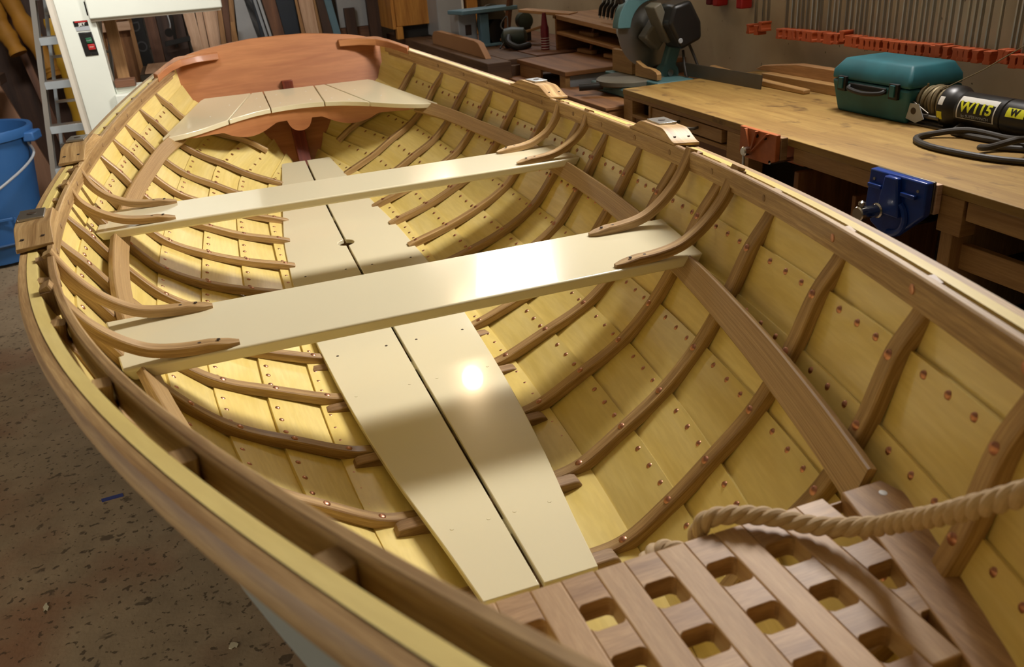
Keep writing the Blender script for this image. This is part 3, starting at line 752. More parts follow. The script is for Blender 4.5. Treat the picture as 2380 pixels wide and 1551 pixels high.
b = MB(); t = np.linspace(-.3*PI, .55*PI, 14); b.tube([(1.120, 1.53-.043*math.cos(a), -.662-.043*math.sin(a)+.0) for a in t], .008, 8); b.build('curved_rib', M['vblue'], v)
part_lathe('screw_boss', M['chrome'], v, [(.017, 0), (.019, .004), (.019, .010), (.0155, .013), (.0155, .046), (.0185, .049), (.0185, .066), (.016, .069)], (1.116, 1.565, -.655), (-1, 0, 0), 28)
part_tube('handle', M['chrome'], v, [(1.059, 1.565, -.632), (1.059, 1.566, -.76)], .0055); part_lathe('handle_knob', M['chrome'], v, [(.002, 0), (.009, .003), (.009, .010), (.002, .014)], (1.059, 1.565, -.636), (0, 0, 1), 16)
for y in (1.475, 1.59): part_tube('guide_bar', M['iron'], v, [(1.13, y, -.665), (1.48, y, -.665)], .009)
for y, z in ((1.46, -.585), (1.60, -.585)): part_lathe('screw', M['steel'], v, [(.004, 0), (.004, .002)], (1.122, y, z), (-1, 0, 0), 8)

VX[0] = 0
# --- teal tool case
tc = thing('tool_case', 'dusty teal plastic power-tool case standing on the workbench', 'tool case', 1.69, 2.13, -.57)
def hull_box(name, rings, mat, par, bev=.008):
    """Stacked rectangles (z, x0, x1, y0, y1)."""
    b = MB(); vv = [(x, y, z) for z, x0, x1, y0, y1 in rings for x, y in ((x0, y0), (x1, y0), (x1, y1), (x0, y1))]; n = len(rings)
    b.add(vv, [(3, 2, 1, 0), tuple(range(4*n-4, 4*n))]+[(i*4+j, i*4+(j+1) % 4, i*4+4+(j+1) % 4, i*4+4+j) for i in range(n-1) for j in range(4)]); return b.build(name, mat, par, bevel=bev, seg=3, sharp=60)
body = hull_box('case_body', [(-.57, 1.610, 1.79, 1.972, 2.272), (-.470, 1.597, 1.80, 1.958, 2.294)], M['teal'], tc)
lid = hull_box('lid', [(-.468, 1.597, 1.80, 1.958, 2.296), (-.440, 1.599, 1.80, 1.962, 2.294), (-.405, 1.626, 1.785, 1.986, 2.272)], M['teal'], tc)
for y in (2.015, 2.238):
    l = part_box('latch', M['blackm'], tc, 1.588, 1.60, y-.018, y+.018, -.502, -.456, .002); part_box('latch_tab', M['teal'], l, 1.583, 1.589, y-.009, y+.009, -.494, -.460, .001)
part_box('handle_recess', M['blackm'], tc, 1.592, 1.60, 2.05, 2.21, -.492, -.474, .003)
b = MB(); b.tube(spline([(1.60, 2.205, -.482), (1.583, 2.195, -.490), (1.578, 2.13, -.496), (1.583, 2.065, -.490), (1.60, 2.055, -.482)], 24), .007, 8); b.build('handle', M['blackm'], tc)

# --- winch
wn = thing('winch', 'black electric winch with wire rope drum and yellow lettering on the workbench', 'winch', 1.68, 1.75, -.57)
wx, wz = 1.675, -.511
part_lathe('drum_flange', M['dullsteel'], wn, [(.05, 0), (.056, .002), (.056, .006), (.05, .008)], (wx, 1.985, wz+.004), (0, -1, 0), 32)
b = MB()
for i in range(9):
    y = 1.972-.0098*i; t = np.linspace(0, 2*PI, 29)[:-1]; r = .043+.003*math.sin(i*2.1)
    b.tube([(wx+r*math.cos(a), y+.007*math.sin(a+i), wz+.004+r*math.sin(a)) for a in t], .0058, 7, closed=True)
b.lathe([(.041, 0), (.041, .098)], (wx, 1.977, wz+.004), (0, -1, 0), 24); b.build('rope_coil', M['wire'], wn)
part_lathe('gear_housing', M['black'], wn, [(.05, 0), (.060, .004), (.060, .030), (.054, .040), (.046, .055)], (wx, 1.876, wz), (0, -1, 0), 36)
mot = part_lathe('motor', M['black'], wn, [(.046, 0), (.047, .004), (.047, .150), (.044, .153), (.047, .156), (.047, .40), (.042, .405)], (wx, 1.825, wz), (0, -1, 0), 40)
part_tube('tie_rod', M['dullsteel'], wn, [(wx-.052, 1.985, wz-.028), (wx-.052, 1.86, wz-.028)], .006); part_tube('tie_rod', M['dullsteel'], wn, [(wx-.03, 1.985, wz-.052), (wx-.03, 1.86, wz-.052)], .006)
part_tube('clutch_wire', M['dullsteel'], wn, [(wx-.05, 1.99, wz-.03), (wx-.056, 1.97, wz+.012), (wx-.056, 1.90, wz-.018)], .0022)
part_box('base_plate', M['dullsteel'], wn, wx-.055, wx+.055, 1.84, 1.99, -.57, -.563)
b = MB(); t = np.linspace(0, 2*PI, 20)[:-1]
b.prism([(1.985, -.508), (1.99, -.548), (1.935, -.560), (1.905, -.545), (1.93, -.505)], (wx-.066, 0, 0), (0, 1, 0), (0, 0, 1), (1, 0, 0), .002); tg = b.build('hang_tag', M['labelg'], wn); part_lathe('tag_hole', M['dark'], tg, [(.010, 0), (.010, .0006)], (wx-.066, 1.947, -.527), (-1, 0, 0), 16)
part_lathe('wire_end', M['wire'], wn, [(.003, 0), (.003, .01)], (wx-.03, 1.94, wz+.05), (0, 0, 1), 8)
part_tube('loose_wire', M['wire'], wn, [(wx-.02, 1.90, wz+.045), (wx+.05, 1.83, wz+.10), (wx+.12, 1.76, wz+.17), (wx+.20, 1.68, wz+.26)], .0018, 6)
def on_motor(r, yc, ac):
    """Bends lettering round the motor: x runs along -y, y round the barrel."""
    def f(x, y, z):
        a = ac-y/r; rr = r+z; return (wx-rr*math.cos(a), yc-x, wz-rr*math.sin(a))
    return f
def motor_patch(name, y0, y1, a0, a1, mat, r=.0475):
    b = MB(); n = 14; vv = []; 
    for i in range(n+1):
        a = a0+(a1-a0)*i/n
        for y in (y0, y1):
            for q in (r, r+.0006): vv.append((wx-q*math.cos(a), y, wz-q*math.sin(a)))
    F = []
    for i in range(n):
        o = i*4; F += [(o+1, o+5, o+7, o+3), (o, o+2, o+6, o+4), (o, o+4, o+5, o+1), (o+2, o+3, o+7, o+6)]
    F += [(0, 1, 3, 2), (n*4, n*4+2, n*4+3, n*4+1)]
    b.add(vv, F); return b.build(name, mat, mot)
motor_patch('label_border', 1.812, 1.688, -.98, .36, M['labelw']); lb = motor_patch('label', 1.808, 1.692, -.62, .32, M['labelb'], .0479)
text_mesh('lettering', 'W115', .040, M['labely'], lb, None, on_motor(.0488, 1.75, -.32), bold=.0012, xs=1.05)
text_mesh('lettering', 'by SUPERWINCH', .0115, M['labelg'], lb, None, on_motor(.0488, 1.748, .17), xs=1.05)
lb = motor_patch('warning_label', 1.655, 1.60, -.72, -.2, M['labely']); text_mesh('lettering', 'W', .024, M['labelb'], lb, None, on_motor(.0484, 1.63, -.46), bold=.001)
def gear_patch(y0, y1, a0, a1, mat):
    return motor_patch('housing_label', y0, y1, a0, a1, mat, .0603)
gear_patch(1.868, 1.852, -.62, -.22, M['labelw']); lb = gear_patch(1.868, 1.850, .08, .46, M['labely'])
cable = [(1.66, 1.80, -.545), (1.62, 1.80, -.561), (1.60, 1.77, -.561), (1.60, 1.69, -.561), (1.615, 1.60, -.561), (1.63, 1.50, -.561), (1.60, 1.40, -.561), (1.53, 1.40, -.561), (1.46, 1.50, -.561), (1.435, 1.61, -.561), (1.435, 1.71, -.561), (1.47, 1.785, -.561), (1.53, 1.80, -.560), (1.60, 1.74, -.548), (1.61, 1.62, -.550), (1.58, 1.54, -.535), (1.52, 1.52, -.525), (1.49, 1.56, -.545), (1.50, 1.60, -.555), (1.56, 1.58, -.561), (1.62, 1.48, -.561)]
part_tube('power_cable', M['rubber'], wn, spline(cable, 160), .0085)

# --- straightedge and offcuts at the back of the bench
b = MB(); b.obox((1.645, 3.012, -.544), (.0025, 0, 0), (-.012, .258, 0), (0.002, 0, .0265)); tag(b.build('straightedge', M['dullsteel']), 'long grey steel straightedge standing on edge at the back of the workbench', 'straightedge')
b = MB(); b.prism([(3.185, -.528), (3.185, -.545), (2.80, -.57), (2.56, -.57), (2.56, -.553), (2.78, -.548), (3.0, -.540)], (1.70, 0, 0), (0, 1, 0), (0, 0, 1), (1, 0, 0), .03); tag(b.build('wood_offcut', M['pine'], bevel=.004), 'slim curved wooden handle lying behind the steel straightedge', 'wood')
b = MB(); b.box(1.76, 1.84, 2.36, 2.90, -.57, -.535); tag(b.build('wood_offcut', M['pine'], bevel=.002), 'pale pine offcut beside the teal tool case', 'wood')
b = MB(); b.prism([(2.34, -.535), (2.34, -.492), (2.74, -.492), (2.95, -.515), (3.0, -.535)], (1.80, 0, 0), (0, 1, 0), (0, 0, 1), (1, 0, 0), .04); tag(b.build('wood_offcut', M['tan'], bevel=.002), 'tapered brown offcut stacked on the pale one beside the tool case', 'wood')

# --- bar clamps on the right wall
cl = [(3.139, -.378), (3.09, -.38), (3.055, -.364), (2.934, -.384), (2.901, -.383), (2.868, -.383), (2.839, -.382), (2.81, -.382), (2.782, -.382), (2.753, -.382), (2.732, -.383), (2.689, -.38), (2.66, -.382), (2.634, -.383), (2.594, -.38), (2.571, -.369), (2.544, -.383), (2.52, -.383), (2.497, -.384), (2.47, -.386), (2.441, -.386), (2.41, -.386), (2.386, -.386), (2.358, -.386), (2.323, -.387), (2.297, -.387), (2.274, -.387), (2.248, -.387), (2.226, -.386), (2.199, -.386), (2.174, -.385), (2.148, -.387), (2.123, -.383), (2.094, -.386), (2.063, -.387), (2.038, -.387), (2.012, -.387), (1.984, -.388), (1.946, -.388), (1.893, -.379), (1.875, -.381), (1.855, -.39), (1.83, -.388), (1.80, -.388), (1.772, -.388)]
rack = thing('clamp_rack', 'pale wooden rail high on the right wall that the bar clamps hang from', 'rack', 1.94, 2.4, .6)
part_box('rail', M['pine'], rack, 1.915, 1.95, 1.7, 3.2, .62, .70)
k0 = None
for i, (y, z) in enumerate(cl):
    if k0 is None:
        c = thing('bar_clamp', 'x', 'clamp', 1.90, y, z)
        b = MB(); b.box(1.884, 1.895, y-.0024, y+.0024, z-.012, .74); b.build('bar', M['steel'], c)
        b = MB(); b.prism([(-.012, -.034), (.012, -.034), (.012, -.026), (.009, -.022), (.009, -.006), (.013, -.002), (.013, .004), (-.013, .004), (-.013, -.002), (-.009, -.006), (-.009, -.022), (-.012, -.026)], (1.852, y, z), (0, 1, 0), (0, 0, 1), (1, 0, 0), .048); b.build('jaw', M['orange'], c, bevel=.0015)
        b = MB(); b.box(1.84, 1.898, y-.012, y+.012, .70, .735); b.build('head', M['orange'], c, bevel=.003)
        k0 = c
    else:
        c = copy_tree(k0); c.location = (1.90, y, z+ZF)
    c.rotation_euler = (0, 0, .12*math.sin(i*1.7))
    lab = {0: 'farthest bar clamp of the small cluster on the right wall', 1: 'middle bar clamp of the small cluster on the right wall', 2: 'nearest bar clamp of the small cluster, its orange jaw set higher'}.get(i)
    if i >= 3: lab = 'steel bar clamp with an orange jaw in the close row on the right wall'; c['group'] = 'bar clamps in the long row'
    if i == 15: lab = 'bar clamp whose orange jaw stands above its neighbours in the long row'; del c['group']
    c['label'] = lab
for i, (y, z, lab) in enumerate(((3.50, -.315, 'small dark red clamp jaw farthest along the right wall'), (3.445, -.318, 'bright red clamp beside the farthest small clamp on the right wall'), (3.262, -.322, 'dark red clamp alone on the right wall beside the bar clamps'))):
    c = thing('small_clamp', lab, 'clamp', 1.91, y, z)
    b = MB(); b.box(1.905, 1.918, y-.003, y+.003, z, z+.35); b.build('bar', M['dullsteel'], c)
    b = MB(); b.box(1.885, 1.94, y-.022, y+.022, z, z+.045); b.build('jaw', M['red'] if i != 0 else M['dkred'], c, bevel=.006)

# --- saw cabinet and mitre saw
sc_ = thing('saw_cabinet', 'low brown plywood cabinet under the mitre saw', 'cabinet', 1.55, 3.46, -ZF)
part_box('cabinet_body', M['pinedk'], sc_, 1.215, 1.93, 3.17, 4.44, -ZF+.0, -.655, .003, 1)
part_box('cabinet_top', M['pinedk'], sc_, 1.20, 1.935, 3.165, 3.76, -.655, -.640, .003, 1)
sw = thing('mitre_saw', 'grey-green mitre saw with its blade raised at the far end of the workbench', 'mitre saw', 1.52, 3.45, -.64)
part_lathe('turntable', M['sawgrey'], sw, [(.15, 0), (.158, .006), (.158, .022), (.15, .028)], (1.47, 3.45, -.602), (0, 0, 1), 48)
part_box('base', M['sawteal'], sw, 1.36, 1.72, 3.25, 3.65, -.64, -.602, .008)
part_box('table_wing', M['sawteal'], sw, 1.46, 1.64, 3.20, 3.70, -.602, -.576, .004)
part_tube('lock_handle', M['black'], sw, [(1.335, 3.45, -.600), (1.235, 3.50, -.602)], .016, 14); part_lathe('lock_collar', M['sawteal'], sw, [(.020, 0), (.020, .05)], (1.375, 3.43, -.600), (-.9, .45, 0), 14)
VX[0] = -.085
fy = 1.565
for y0, y1, pl in ((3.46, 3.66, [(3.465, -.572), (3.66, -.572), (3.66, -.475), (3.50, -.475), (3.465, -.485)]), (3.24, 3.44, [(3.24, -.572), (3.435, -.572), (3.435, -.505), (3.41, -.515), (3.36, -.528), (3.29, -.530), (3.25, -.538), (3.24, -.548)])):
    b = MB(); b.prism(pl, (fy, 0, 0), (0, 1, 0), (0, 0, 1), (1, 0, 0), .022); b.build('wood_fence', M['pine'], sw, bevel=.001, grain=1)
part_obox('arm', M['sawteal'], sw, (1.705, 3.36, -.475), (.030, .0, .0), (0, .022, 0), (.030, -.005, .10), .008)
part_lathe('pivot', M['sawteal'], sw, [(.044, 0), (.044, .05)], (1.685, 3.39, -.565), (0, -1, 0), 24); part_lathe('pivot_bolt', M['steel'], sw, [(.014, 0), (.014, .008)], (1.685, 3.34, -.562), (0, -1, 0), 12)
VX[0] = 0
bl = part_lathe('blade', M['steel'], sw, [(.165, 0), (.165, .0025)], (1.555, 3.445, -.378), (.12, -1, .05), 72)
part_lathe('arbor', M['iron'], sw, [(.022, 0), (.022, .03)], (1.555, 3.45, -.378), (.12, -1, .05), 16)
b = MB(); t = np.linspace(.42*PI, .98*PI, 22)
ring = [(.176*math.cos(a), .176*math.sin(a)) for a in t]+[(.11*math.cos(a), .11*math.sin(a)) for a in t[::-1]]
b.prism(ring, (1.555, 3.475, -.375), (1, .12, 0), (0, 0, 1), (0, -1, 0), .055); b.build('blade_guard', M['sawteal'], sw, bevel=.004)
VX[0] = -.07
part_obox('gear_case', M['sawgrey'], sw, (1.635, 3.395, -.385), (.045, .0, .055), (0, .035, 0), (-.035, 0, .03), .01)
VX[0] = -.12
b = MB(); b.prism([(-.062, -.075), (.045, -.085), (.070, -.02), (.062, .085), (-.02, .105), (-.07, .05)], (1.735, 3.36, -.365), (.90, 0, .43), (-.43, 0, .90), (0, -1, 0), .13); b.build('motor', M['black'], sw, bevel=.016, seg=3)
part_lathe('brush_cap', M['labelg'], sw, [(.011, 0), (.009, .004)], (1.705, 3.229, -.42), (0, -1, 0), 14)
part_obox('motor_band', M['sawgrey'], sw, (1.665, 3.335, -.35), (.018, 0, .009), (0, .045, 0), (-.035, 0, .075), .006)
part_tube('top_handle', M['black'], sw, spline([(1.52, 3.40, -.26), (1.50, 3.39, -.20), (1.56, 3.38, -.16), (1.63, 3.38, -.20)], 16), .016)
part_tube('saw_cord', M['rubber'], sw, spline([(1.775, 3.28, -.44), (1.80, 3.27, -.50), (1.815, 3.24, -.57), (1.82, 3.22, -.63)], 16), .006); part_tube('saw_cord', M['rubber'], sw, spline([(1.76, 3.30, -.47), (1.75, 3.26, -.55), (1.76, 3.22, -.63)], 14), .006)

VX[0] = 0
# --- side table beyond the saw
st_ = thing('side_table', 'small brown plywood table beyond the mitre saw', 'table', 1.6, 4.1, -ZF)
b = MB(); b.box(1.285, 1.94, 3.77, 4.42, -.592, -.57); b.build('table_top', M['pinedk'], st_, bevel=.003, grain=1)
part_box('end_panel', M['labelg'], st_, 1.31, 1.62, 3.79, 3.80, -.654, -.594); part_box('corner_post', M['pine'], st_, 1.29, 1.315, 3.78, 3.85, -.654, -.592)
part_box('apron', M['tan'], st_, 1.292, 1.305, 4.10, 4.40, -.654, -.592); part_box('rear_panel', M['dkbrown'], st_, 1.75, 1.77, 3.80, 4.40, -.654, -.592)

# --- heavy old bench of beams beyond
ob_ = thing('beam_bench', 'old bench of heavy dark beams along the far right side', 'workbench', 1.5, 5.5, -ZF)
for x0, x1, z, y0 in ((1.10, 1.235, -.57, 4.37), (1.245, 1.42, -.572, 4.46), (1.43, 1.66, -.570, 4.50), (1.67, 1.94, -.571, 4.46)):
    b = MB(); b.box(x0, x1, y0, 6.85, z-(.105 if x0 < 1.2 else .03), z); b.build('beam' if x0 < 1.2 else 'top_plank', M['beam'] if x0 < 1.43 else M['brown'], ob_, bevel=.004, grain=1)
for y in (4.46, 6.7):
    for x in (1.28, 1.85): part_box('leg', M['beam'], ob_, x-.035, x+.035, y-.04, y+.04, -ZF, -.60, .003, 2)
part_box('back_board', M['brown'], ob_, 1.06, 1.08, 4.44, 6.8, -.95, -.70, .003, 1)
b = MB(); b.prism([(4.56, -.569), (5.66, -.569), (5.66, -.52), (5.62, -.49), (5.54, -.482), (4.75, -.486), (4.68, -.495)], (1.155, 0, 0), (0, 1, 0), (0, 0, 1), (1, 0, 0), .035); tag(b.build('fence_board', M['mdf'], bevel=.002), 'light brown board standing on its long edge on the dark beam', 'board')

# --- disc sander
ds = thing('disc_sander', 'blue-grey bench disc sander with a tilting table on the beam bench', 'sander', 1.40, 5.3, -.57)
part_obox('sander_table', M['steelblue'], ds, (1.375, 5.22, -.36), (.19, .03, 0), (-.02, .09, 0), (0, 0, .012), .005)
part_obox('post', M['steelblue'], ds, (1.365, 5.20, -.475), (.028, 0, 0), (0, .03, 0), (0, 0, .095), .004)
part_obox('body', M['grey'], ds, (1.28, 5.34, -.465), (.06, 0, 0), (0, .09, 0), (0, 0, .10), .006)
part_box('data_plate', M['dkbrown'], ds, 1.262, 1.30, 5.246, 5.249, -.50, -.44)
part_lathe('disc', M['dullsteel'], ds, [(.115, 0), (.118, .004), (.118, .02), (.05, .024)], (1.46, 5.33, -.455), (.35, -1, .05), 48)
part_lathe('motor', M['blackm'], ds, [(.06, 0), (.075, .03), (.075, .10)], (1.43, 5.30, -.50), (.35, -1, .05), 28)
part_box('foot', M['steelblue'], ds, 1.25, 1.47, 5.15, 5.42, -.57, -.555, .003)

# --- things beside the sander
pt = thing('belt_sander', 'dark green hand power tool lying on the beam bench in front of the disc sander', 'power tool', 1.46, 4.93, -.57)
b = MB(); b.lathe([(.02, 0), (.055, .02), (.062, .07), (.05, .14), (.02, .155)], (1.40, 4.98, -.515), (1, -.45, .05), 20); b.build('housing', M['greenish'], pt)
part_tube('tool_handle', M['blackm'], pt, spline([(1.42, 4.90, -.50), (1.40, 4.85, -.53), (1.44, 4.80, -.555), (1.52, 4.83, -.55)], 14), .018)
part_tube('cord', M['rubber'], pt, spline([(1.52, 4.9, -.53), (1.42, 5.02, -.46), (1.47, 5.05, -.40), (1.43, 4.96, -.50), (1.36, 4.9, -.56)], 30), .005)
b = MB(); b.obox((1.57, 5.05, -.50), (.10, -.10, .035), (.03, .03, 0), (0, 0, .008)); tag(b.build('wood_offcut', M['tan'], bevel=.002), 'light brown stick leaning between the disc sander and the red bottle', 'wood')
b = MB(); b.obox((1.52, 5.18, -.44), (.02, -.01, .13), (.02, .02, 0), (.01, 0, 0)); tag(b.build('wood_offcut', M['brown'], bevel=.002), 'brown strip leaning upright behind the disc of the sander', 'wood')
fan = thing('fan_motor', 'dark round motor in the shadow behind the leaning stick', 'motor', 1.66, 5.25, -.57)
part_lathe('housing', M['greenish'], fan, [(.03, 0), (.05, .01), (.05, .08), (.03, .09)], (1.66, 5.30, -.45), (-.1, -1, 0), 24); part_box('stand', M['blackm'], fan, 1.63, 1.69, 5.23, 5.29, -.57, -.49)
bt = thing('bottle', 'dark red plastic bottle with white stripes standing before the wooden rack', 'bottle', 1.56, 4.68, -.57)
part_lathe('bottle_body', M['dkred'], bt, [(.021, 0), (.024, .004), (.024, .12), (.019, .135), (.012, .19), (.011, .20)], (1.56, 4.68, -.57), (0, 0, 1), 28)
for i in range(5): part_lathe('stripe', M['labelw'], bt, [(.0243, 0), (.0243, .003+.001*(i % 2))], (1.56, 4.68, -.562+.014*i), (0, 0, 1), 28)

# --- rack of shelves with small tools
rk = thing('tool_rack', 'low brown wooden rack of shelves beyond the mitre saw', 'rack', 1.72, 4.2, -.57)
part_box('side', M['pinedk'], rk, 1.60, 1.88, 4.60, 4.62, -.57, -.385); part_box('side', M['pinedk'], rk, 1.60, 1.88, 3.80, 3.82, -.57, -.44, .002)
part_obox('shelf', M['tan'], rk, (1.74, 4.22, -.408), (.14, 0, 0), (0, .43, .018), (0, 0, .012), .002, 1); part_obox('shelf', M['tan'], rk, (1.74, 4.21, -.492), (.14, 0, 0), (0, .40, .016), (0, 0, .008), .002, 1)
part_box('back', M['dkbrown'], rk, 1.87, 1.885, 3.82, 4.60, -.57, -.40)
b = MB(); b.obox((1.60, 4.72, -.372), (.09, -.16, -.012), (.04, .03, 0), (0, 0, .008)); tag(b.build('board', M['tan'], bevel=.002), 'tapered board laid across the top of the wooden rack', 'board')
def plane(x, y, z, lab):
    p = thing('hand_plane', lab, 'plane', x, y, z)
    part_box('sole', M['tan'], p, x-.02, x+.02, y-.09, y+.09, z, z+.022, .006); part_tube('tote', M['brown'], p, [(x, y-.05, z+.02), (x, y-.065, z+.05)], .009)
plane(1.68, 4.34, -.484, 'small wooden hand plane on the middle shelf of the rack'); plane(1.66, 4.0, -.570, 'wooden hand plane on the table under the rack, at its near end'); plane(1.66, 4.33, -.570, 'wooden hand plane under the lowest shelf of the rack')
sp = thing('cord_spool', 'spool of pale cord with a red hub hanging at the near end of the rack', 'spool', 1.62, 3.78, -.42)
part_lathe('cord', M['labelg'], sp, [(.035, 0), (.042, .006), (.045, .03), (.042, .055), (.035, .06)], (1.62, 3.83, -.42), (.2, -1, 0), 28); part_lathe('hub', M['dkred'], sp, [(.043, 0), (.043, .022)], (1.632, 3.77, -.42), (.2, -1, 0), 28); part_lathe('hub_core', M['yelwood'], sp, [(.014, 0), (.014, .03)], (1.632, 3.768, -.42), (.2, -1, 0), 16)
part_tube('bracket', M['iron'], sp, [(1.62, 3.83, -.47), (1.62, 3.83, -.57)], .006)
for i in range(8):
    x, y = 1.74, 4.14-.045*i; z = -.388-.0018*i
    c = thing('g_clamp', 'dark iron C-clamp in the bunch standing on top of the rack', 'clamp', x, y, z, 'C-clamps on the rack')
    tt = spline([(x-.09, y, z+.02), (x-.08, y-.01, z+.07), (x-.02, y-.05, z+.11), (x+.05, y-.07, z+.10), (x+.06, y-.08, z+.14)], 22)
    part_tube('clamp_frame', M['iron'], c, tt, .009, 8); part_tube('clamp_screw', M['steel'], c, [(x-.09, y, z+.01), (x-.06, y-.02, z+.16)], .005, 8)

# --- far cabinets and panels on the right
cb = thing('cabinet', 'amber wooden cabinet standing on the far end of the beam bench', 'cabinet', 1.16, 6.35, -.52)
part_box('door_panel', M['yelwood'], cb, 1.03, 1.31, 6.2, 6.6, -.485, .45, .004, 2); part_box('stile', M['yelwood'], cb, 1.015, 1.04, 6.185, 6.6, -.50, .45, .003, 2); part_box('foot', M['yelwood'], cb, 1.04, 1.085, 6.18, 6.24, -.57, -.485, .003, 2); part_box('foot', M['yelwood'], cb, 1.25, 1.30, 6.5, 6.56, -.57, -.485, .003, 2); part_box('plinth', M['blackm'], cb, 1.09, 1.30, 6.25, 6.5, -.57, -.485)
fr_ = thing('appliance', 'pale grey metal cabinet next to the amber one', 'cabinet', 1.43, 6.1, -.57)
part_box('shell', M['grey'], fr_, 1.285, 1.475, 5.95, 6.35, -.57, .45, .012, 2); part_box('edge_strip', M['labelw'], fr_, 1.462, 1.478, 5.945, 5.955, -.56, .45, .003)
b = MB(); b.box(1.50, 1.58, 5.95, 6.3, -.569, .4); tag(b.build('board', M['yelwood'], bevel=.003), 'amber board standing beside the pale grey cabinet', 'board')
b = MB(); b.box(.74, 1.04, 6.80, 6.84, -.50, .5); tag(b.build('panel', M['grey'], bevel=.003), 'grey-white sheet panel on the back wall behind the transom', 'panel')
b = MB(); b.box(.78, .86, 6.74, 6.79, -1.42, -.36); tag(b.build('board', M['dkbrown'], bevel=.003), 'short dark board standing in front of the grey-white panel', 'board')
b = MB(); b.box(.62, 1.06, 6.80, 6.86, -1.42, -.503); tag(b.build('panel', M['brown'], bevel=.003, grain=0), 'brown wooden panel below the grey-white sheet', 'panel')
b = MB(); b.box(.93, 1.02, 6.6, 6.66, -1.42, .5); tag(b.build('board', M['dkbrown'], bevel=.003, grain=2), 'narrow dark upright beside the amber cabinet', 'board')

# --- lumber leaning on the back wall: x of left/right edges at z=-.20 and at z=-.52
LUM = [('lumber_board', 'pale', -.365, -.285, -.345, -.275, 'leftmost pale board leaning on the back wall'),
       ('lumber_board', 'pale', -.272, -.228, -.278, -.232, 'narrow pale board between the two wide pale boards'),
       ('lumber_board', 'pale', -.224, -.118, -.226, -.146, 'widest pale board leaning on the back wall'),
       ('lumber_board', 'tan', -.116, -.090, -.144, -.108, 'thin tan board at the right edge of the widest pale board'),
       ('lumber_board', 'brown', -.086, -.034, -.104, -.072, 'mid brown board leaning between two tan boards'),
       ('lumber_board', 'tan', -.030, .006, -.068, -.034, 'tan board leaning beside the grey sheet'),
       ('sheet_panel', 'grey', .008, .066, -.020, .118, 'grey metal sheet leaning on the back wall'),
       ('sheet_panel', 'navy', .070, .126, .120, .170, 'dark blue sheet leaning beside the grey metal one'),
       ('trim_strip', 'labelg', .130, .152, .176, .196, 'first grey-white strip leaning beside the dark blue sheet'),
       ('trim_strip', 'labelg', .158, .178, .204, .222, 'second grey-white strip, next to the brown panel'),
       ('sheet_panel', 'brown', .19, .285, .235, .315, 'reddish-brown panel leaning on the back wall'),
       ('sheet_panel', 'navy', .29, .425, .32, .43, 'large black-blue sheet leaning on the back wall'),
       ('lumber_board', 'tan', .426, .440, .436, .462, 'thin tan edge board left of the chalky white board'),
       ('lumber_board', 'pale', .442, .556, .464, .566, 'chalky white board leaning behind the transom'),
       ('lumber_board', 'tan', .558, .575, .568, .594, 'thin tan board right of the chalky white board'),
       ('sheet_panel', 'dkbrown', .577, .625, .597, .665, 'dark brown leaning panel before the blue bar'),
       ('steel_bar', 'steelblue', .628, .682, .670, .725, 'light blue steel bar leaning on the back wall')]
for i, (nm, mt, a0, a1, c0, c1, lab) in enumerate(LUM):
    k = lambda t0, t1, z: t0+(t1-t0)*(z+.2)/(-.32)
    zt, zb = .55, -1.40
    sh = .035*(i % 3); y = lambda z: 6.62+sh+(.18-.03*(i % 3))*(z+1.4)/1.95
    f0 = max(min(k(a0, c0, zb), k(a0, c0, -.9)), -9); b = MB()
    L0 = lambda z: k(a0, c0, max(z, -.75)); R0 = lambda z: k(a1, c1, max(z, -.75))
    v = []
    for z in (zb, -.75, zt):
        for x in (L0(z), R0(z)):
            v += [(x, y(z), z), (x, y(z)+.022, z)]
    F = []
    for j in (0, 4): F += [(j, j+2, j+6, j+4), (j+1, j+5, j+7, j+3), (j, j+4, j+5, j+1), (j+2, j+3, j+7, j+6)]
    F += [(0, 1, 3, 2), (8, 10, 11, 9)]
    b.add(v, F); tag(b.build(nm, M[mt], grain=2), lab, 'board' if nm != 'steel_bar' else 'bar')
b = MB(); b.box(-.058, -.03, 6.56, 6.58, -1.40, -.37); tag(b.build('lumber_board', M['tan'], grain=2), 'short tan offcut standing in front of the grey metal sheet', 'board')
b = MB(); b.box(-.54, -.368, 6.70, 6.73, -1.42, .4); tag(b.build('sheet_panel', M['dkbrown'], grain=2), 'dark brown panel behind the black sash clamp', 'panel')
b = MB(); b.box(-.62, -.545, 6.72, 6.76, -1.42, .4); tag(b.build('sheet_panel', M['brown'], grain=2), 'dark reddish board left of the dark brown panel', 'panel')
sg = thing('sheet_panel', 'black board with faint upright letters leaning against the back wall', 'panel', -.72, 6.74, -ZF)
b = MB(); b.box(-.86, -.635, 6.74, 6.77, -1.42, .4); b.build('board_face', M['blackm'], sg)
text_mesh('faint_lettering', 'SHIRD  O', .10, M['faint'], sg, frame_mtx((-.70, 6.738, -.32), (.12, 0, -1), (1, 0, .12)))
# black sash clamp hanging on the dark panel
ck = thing('sash_clamp', 'black sash clamp hanging in front of the dark brown panel', 'clamp', -.45, 6.6, -.6)
part_obox('bar', M['iron'], ck, (-.425, 6.55, .0), (.011, 0, 0), (0, .006, 0), (.02, .0, .50)); part_obox('jaw', M['blackm'], ck, (-.43, 6.55, -.46), (.085, 0, .012), (0, .02, 0), (0, 0, .016)); part_lathe('wheel', M['iron'], ck, [(.02, 0), (.028, .006), (.028, .02)], (-.475, 6.56, -.40), (0, -1, 0), 18); part_tube('cord', M['labelg'], ck, spline([(-.49, 6.53, -.1), (-.47, 6.53, -.2), (-.455, 6.53, -.33), (-.46, 6.53, -.37)], 16), .004)

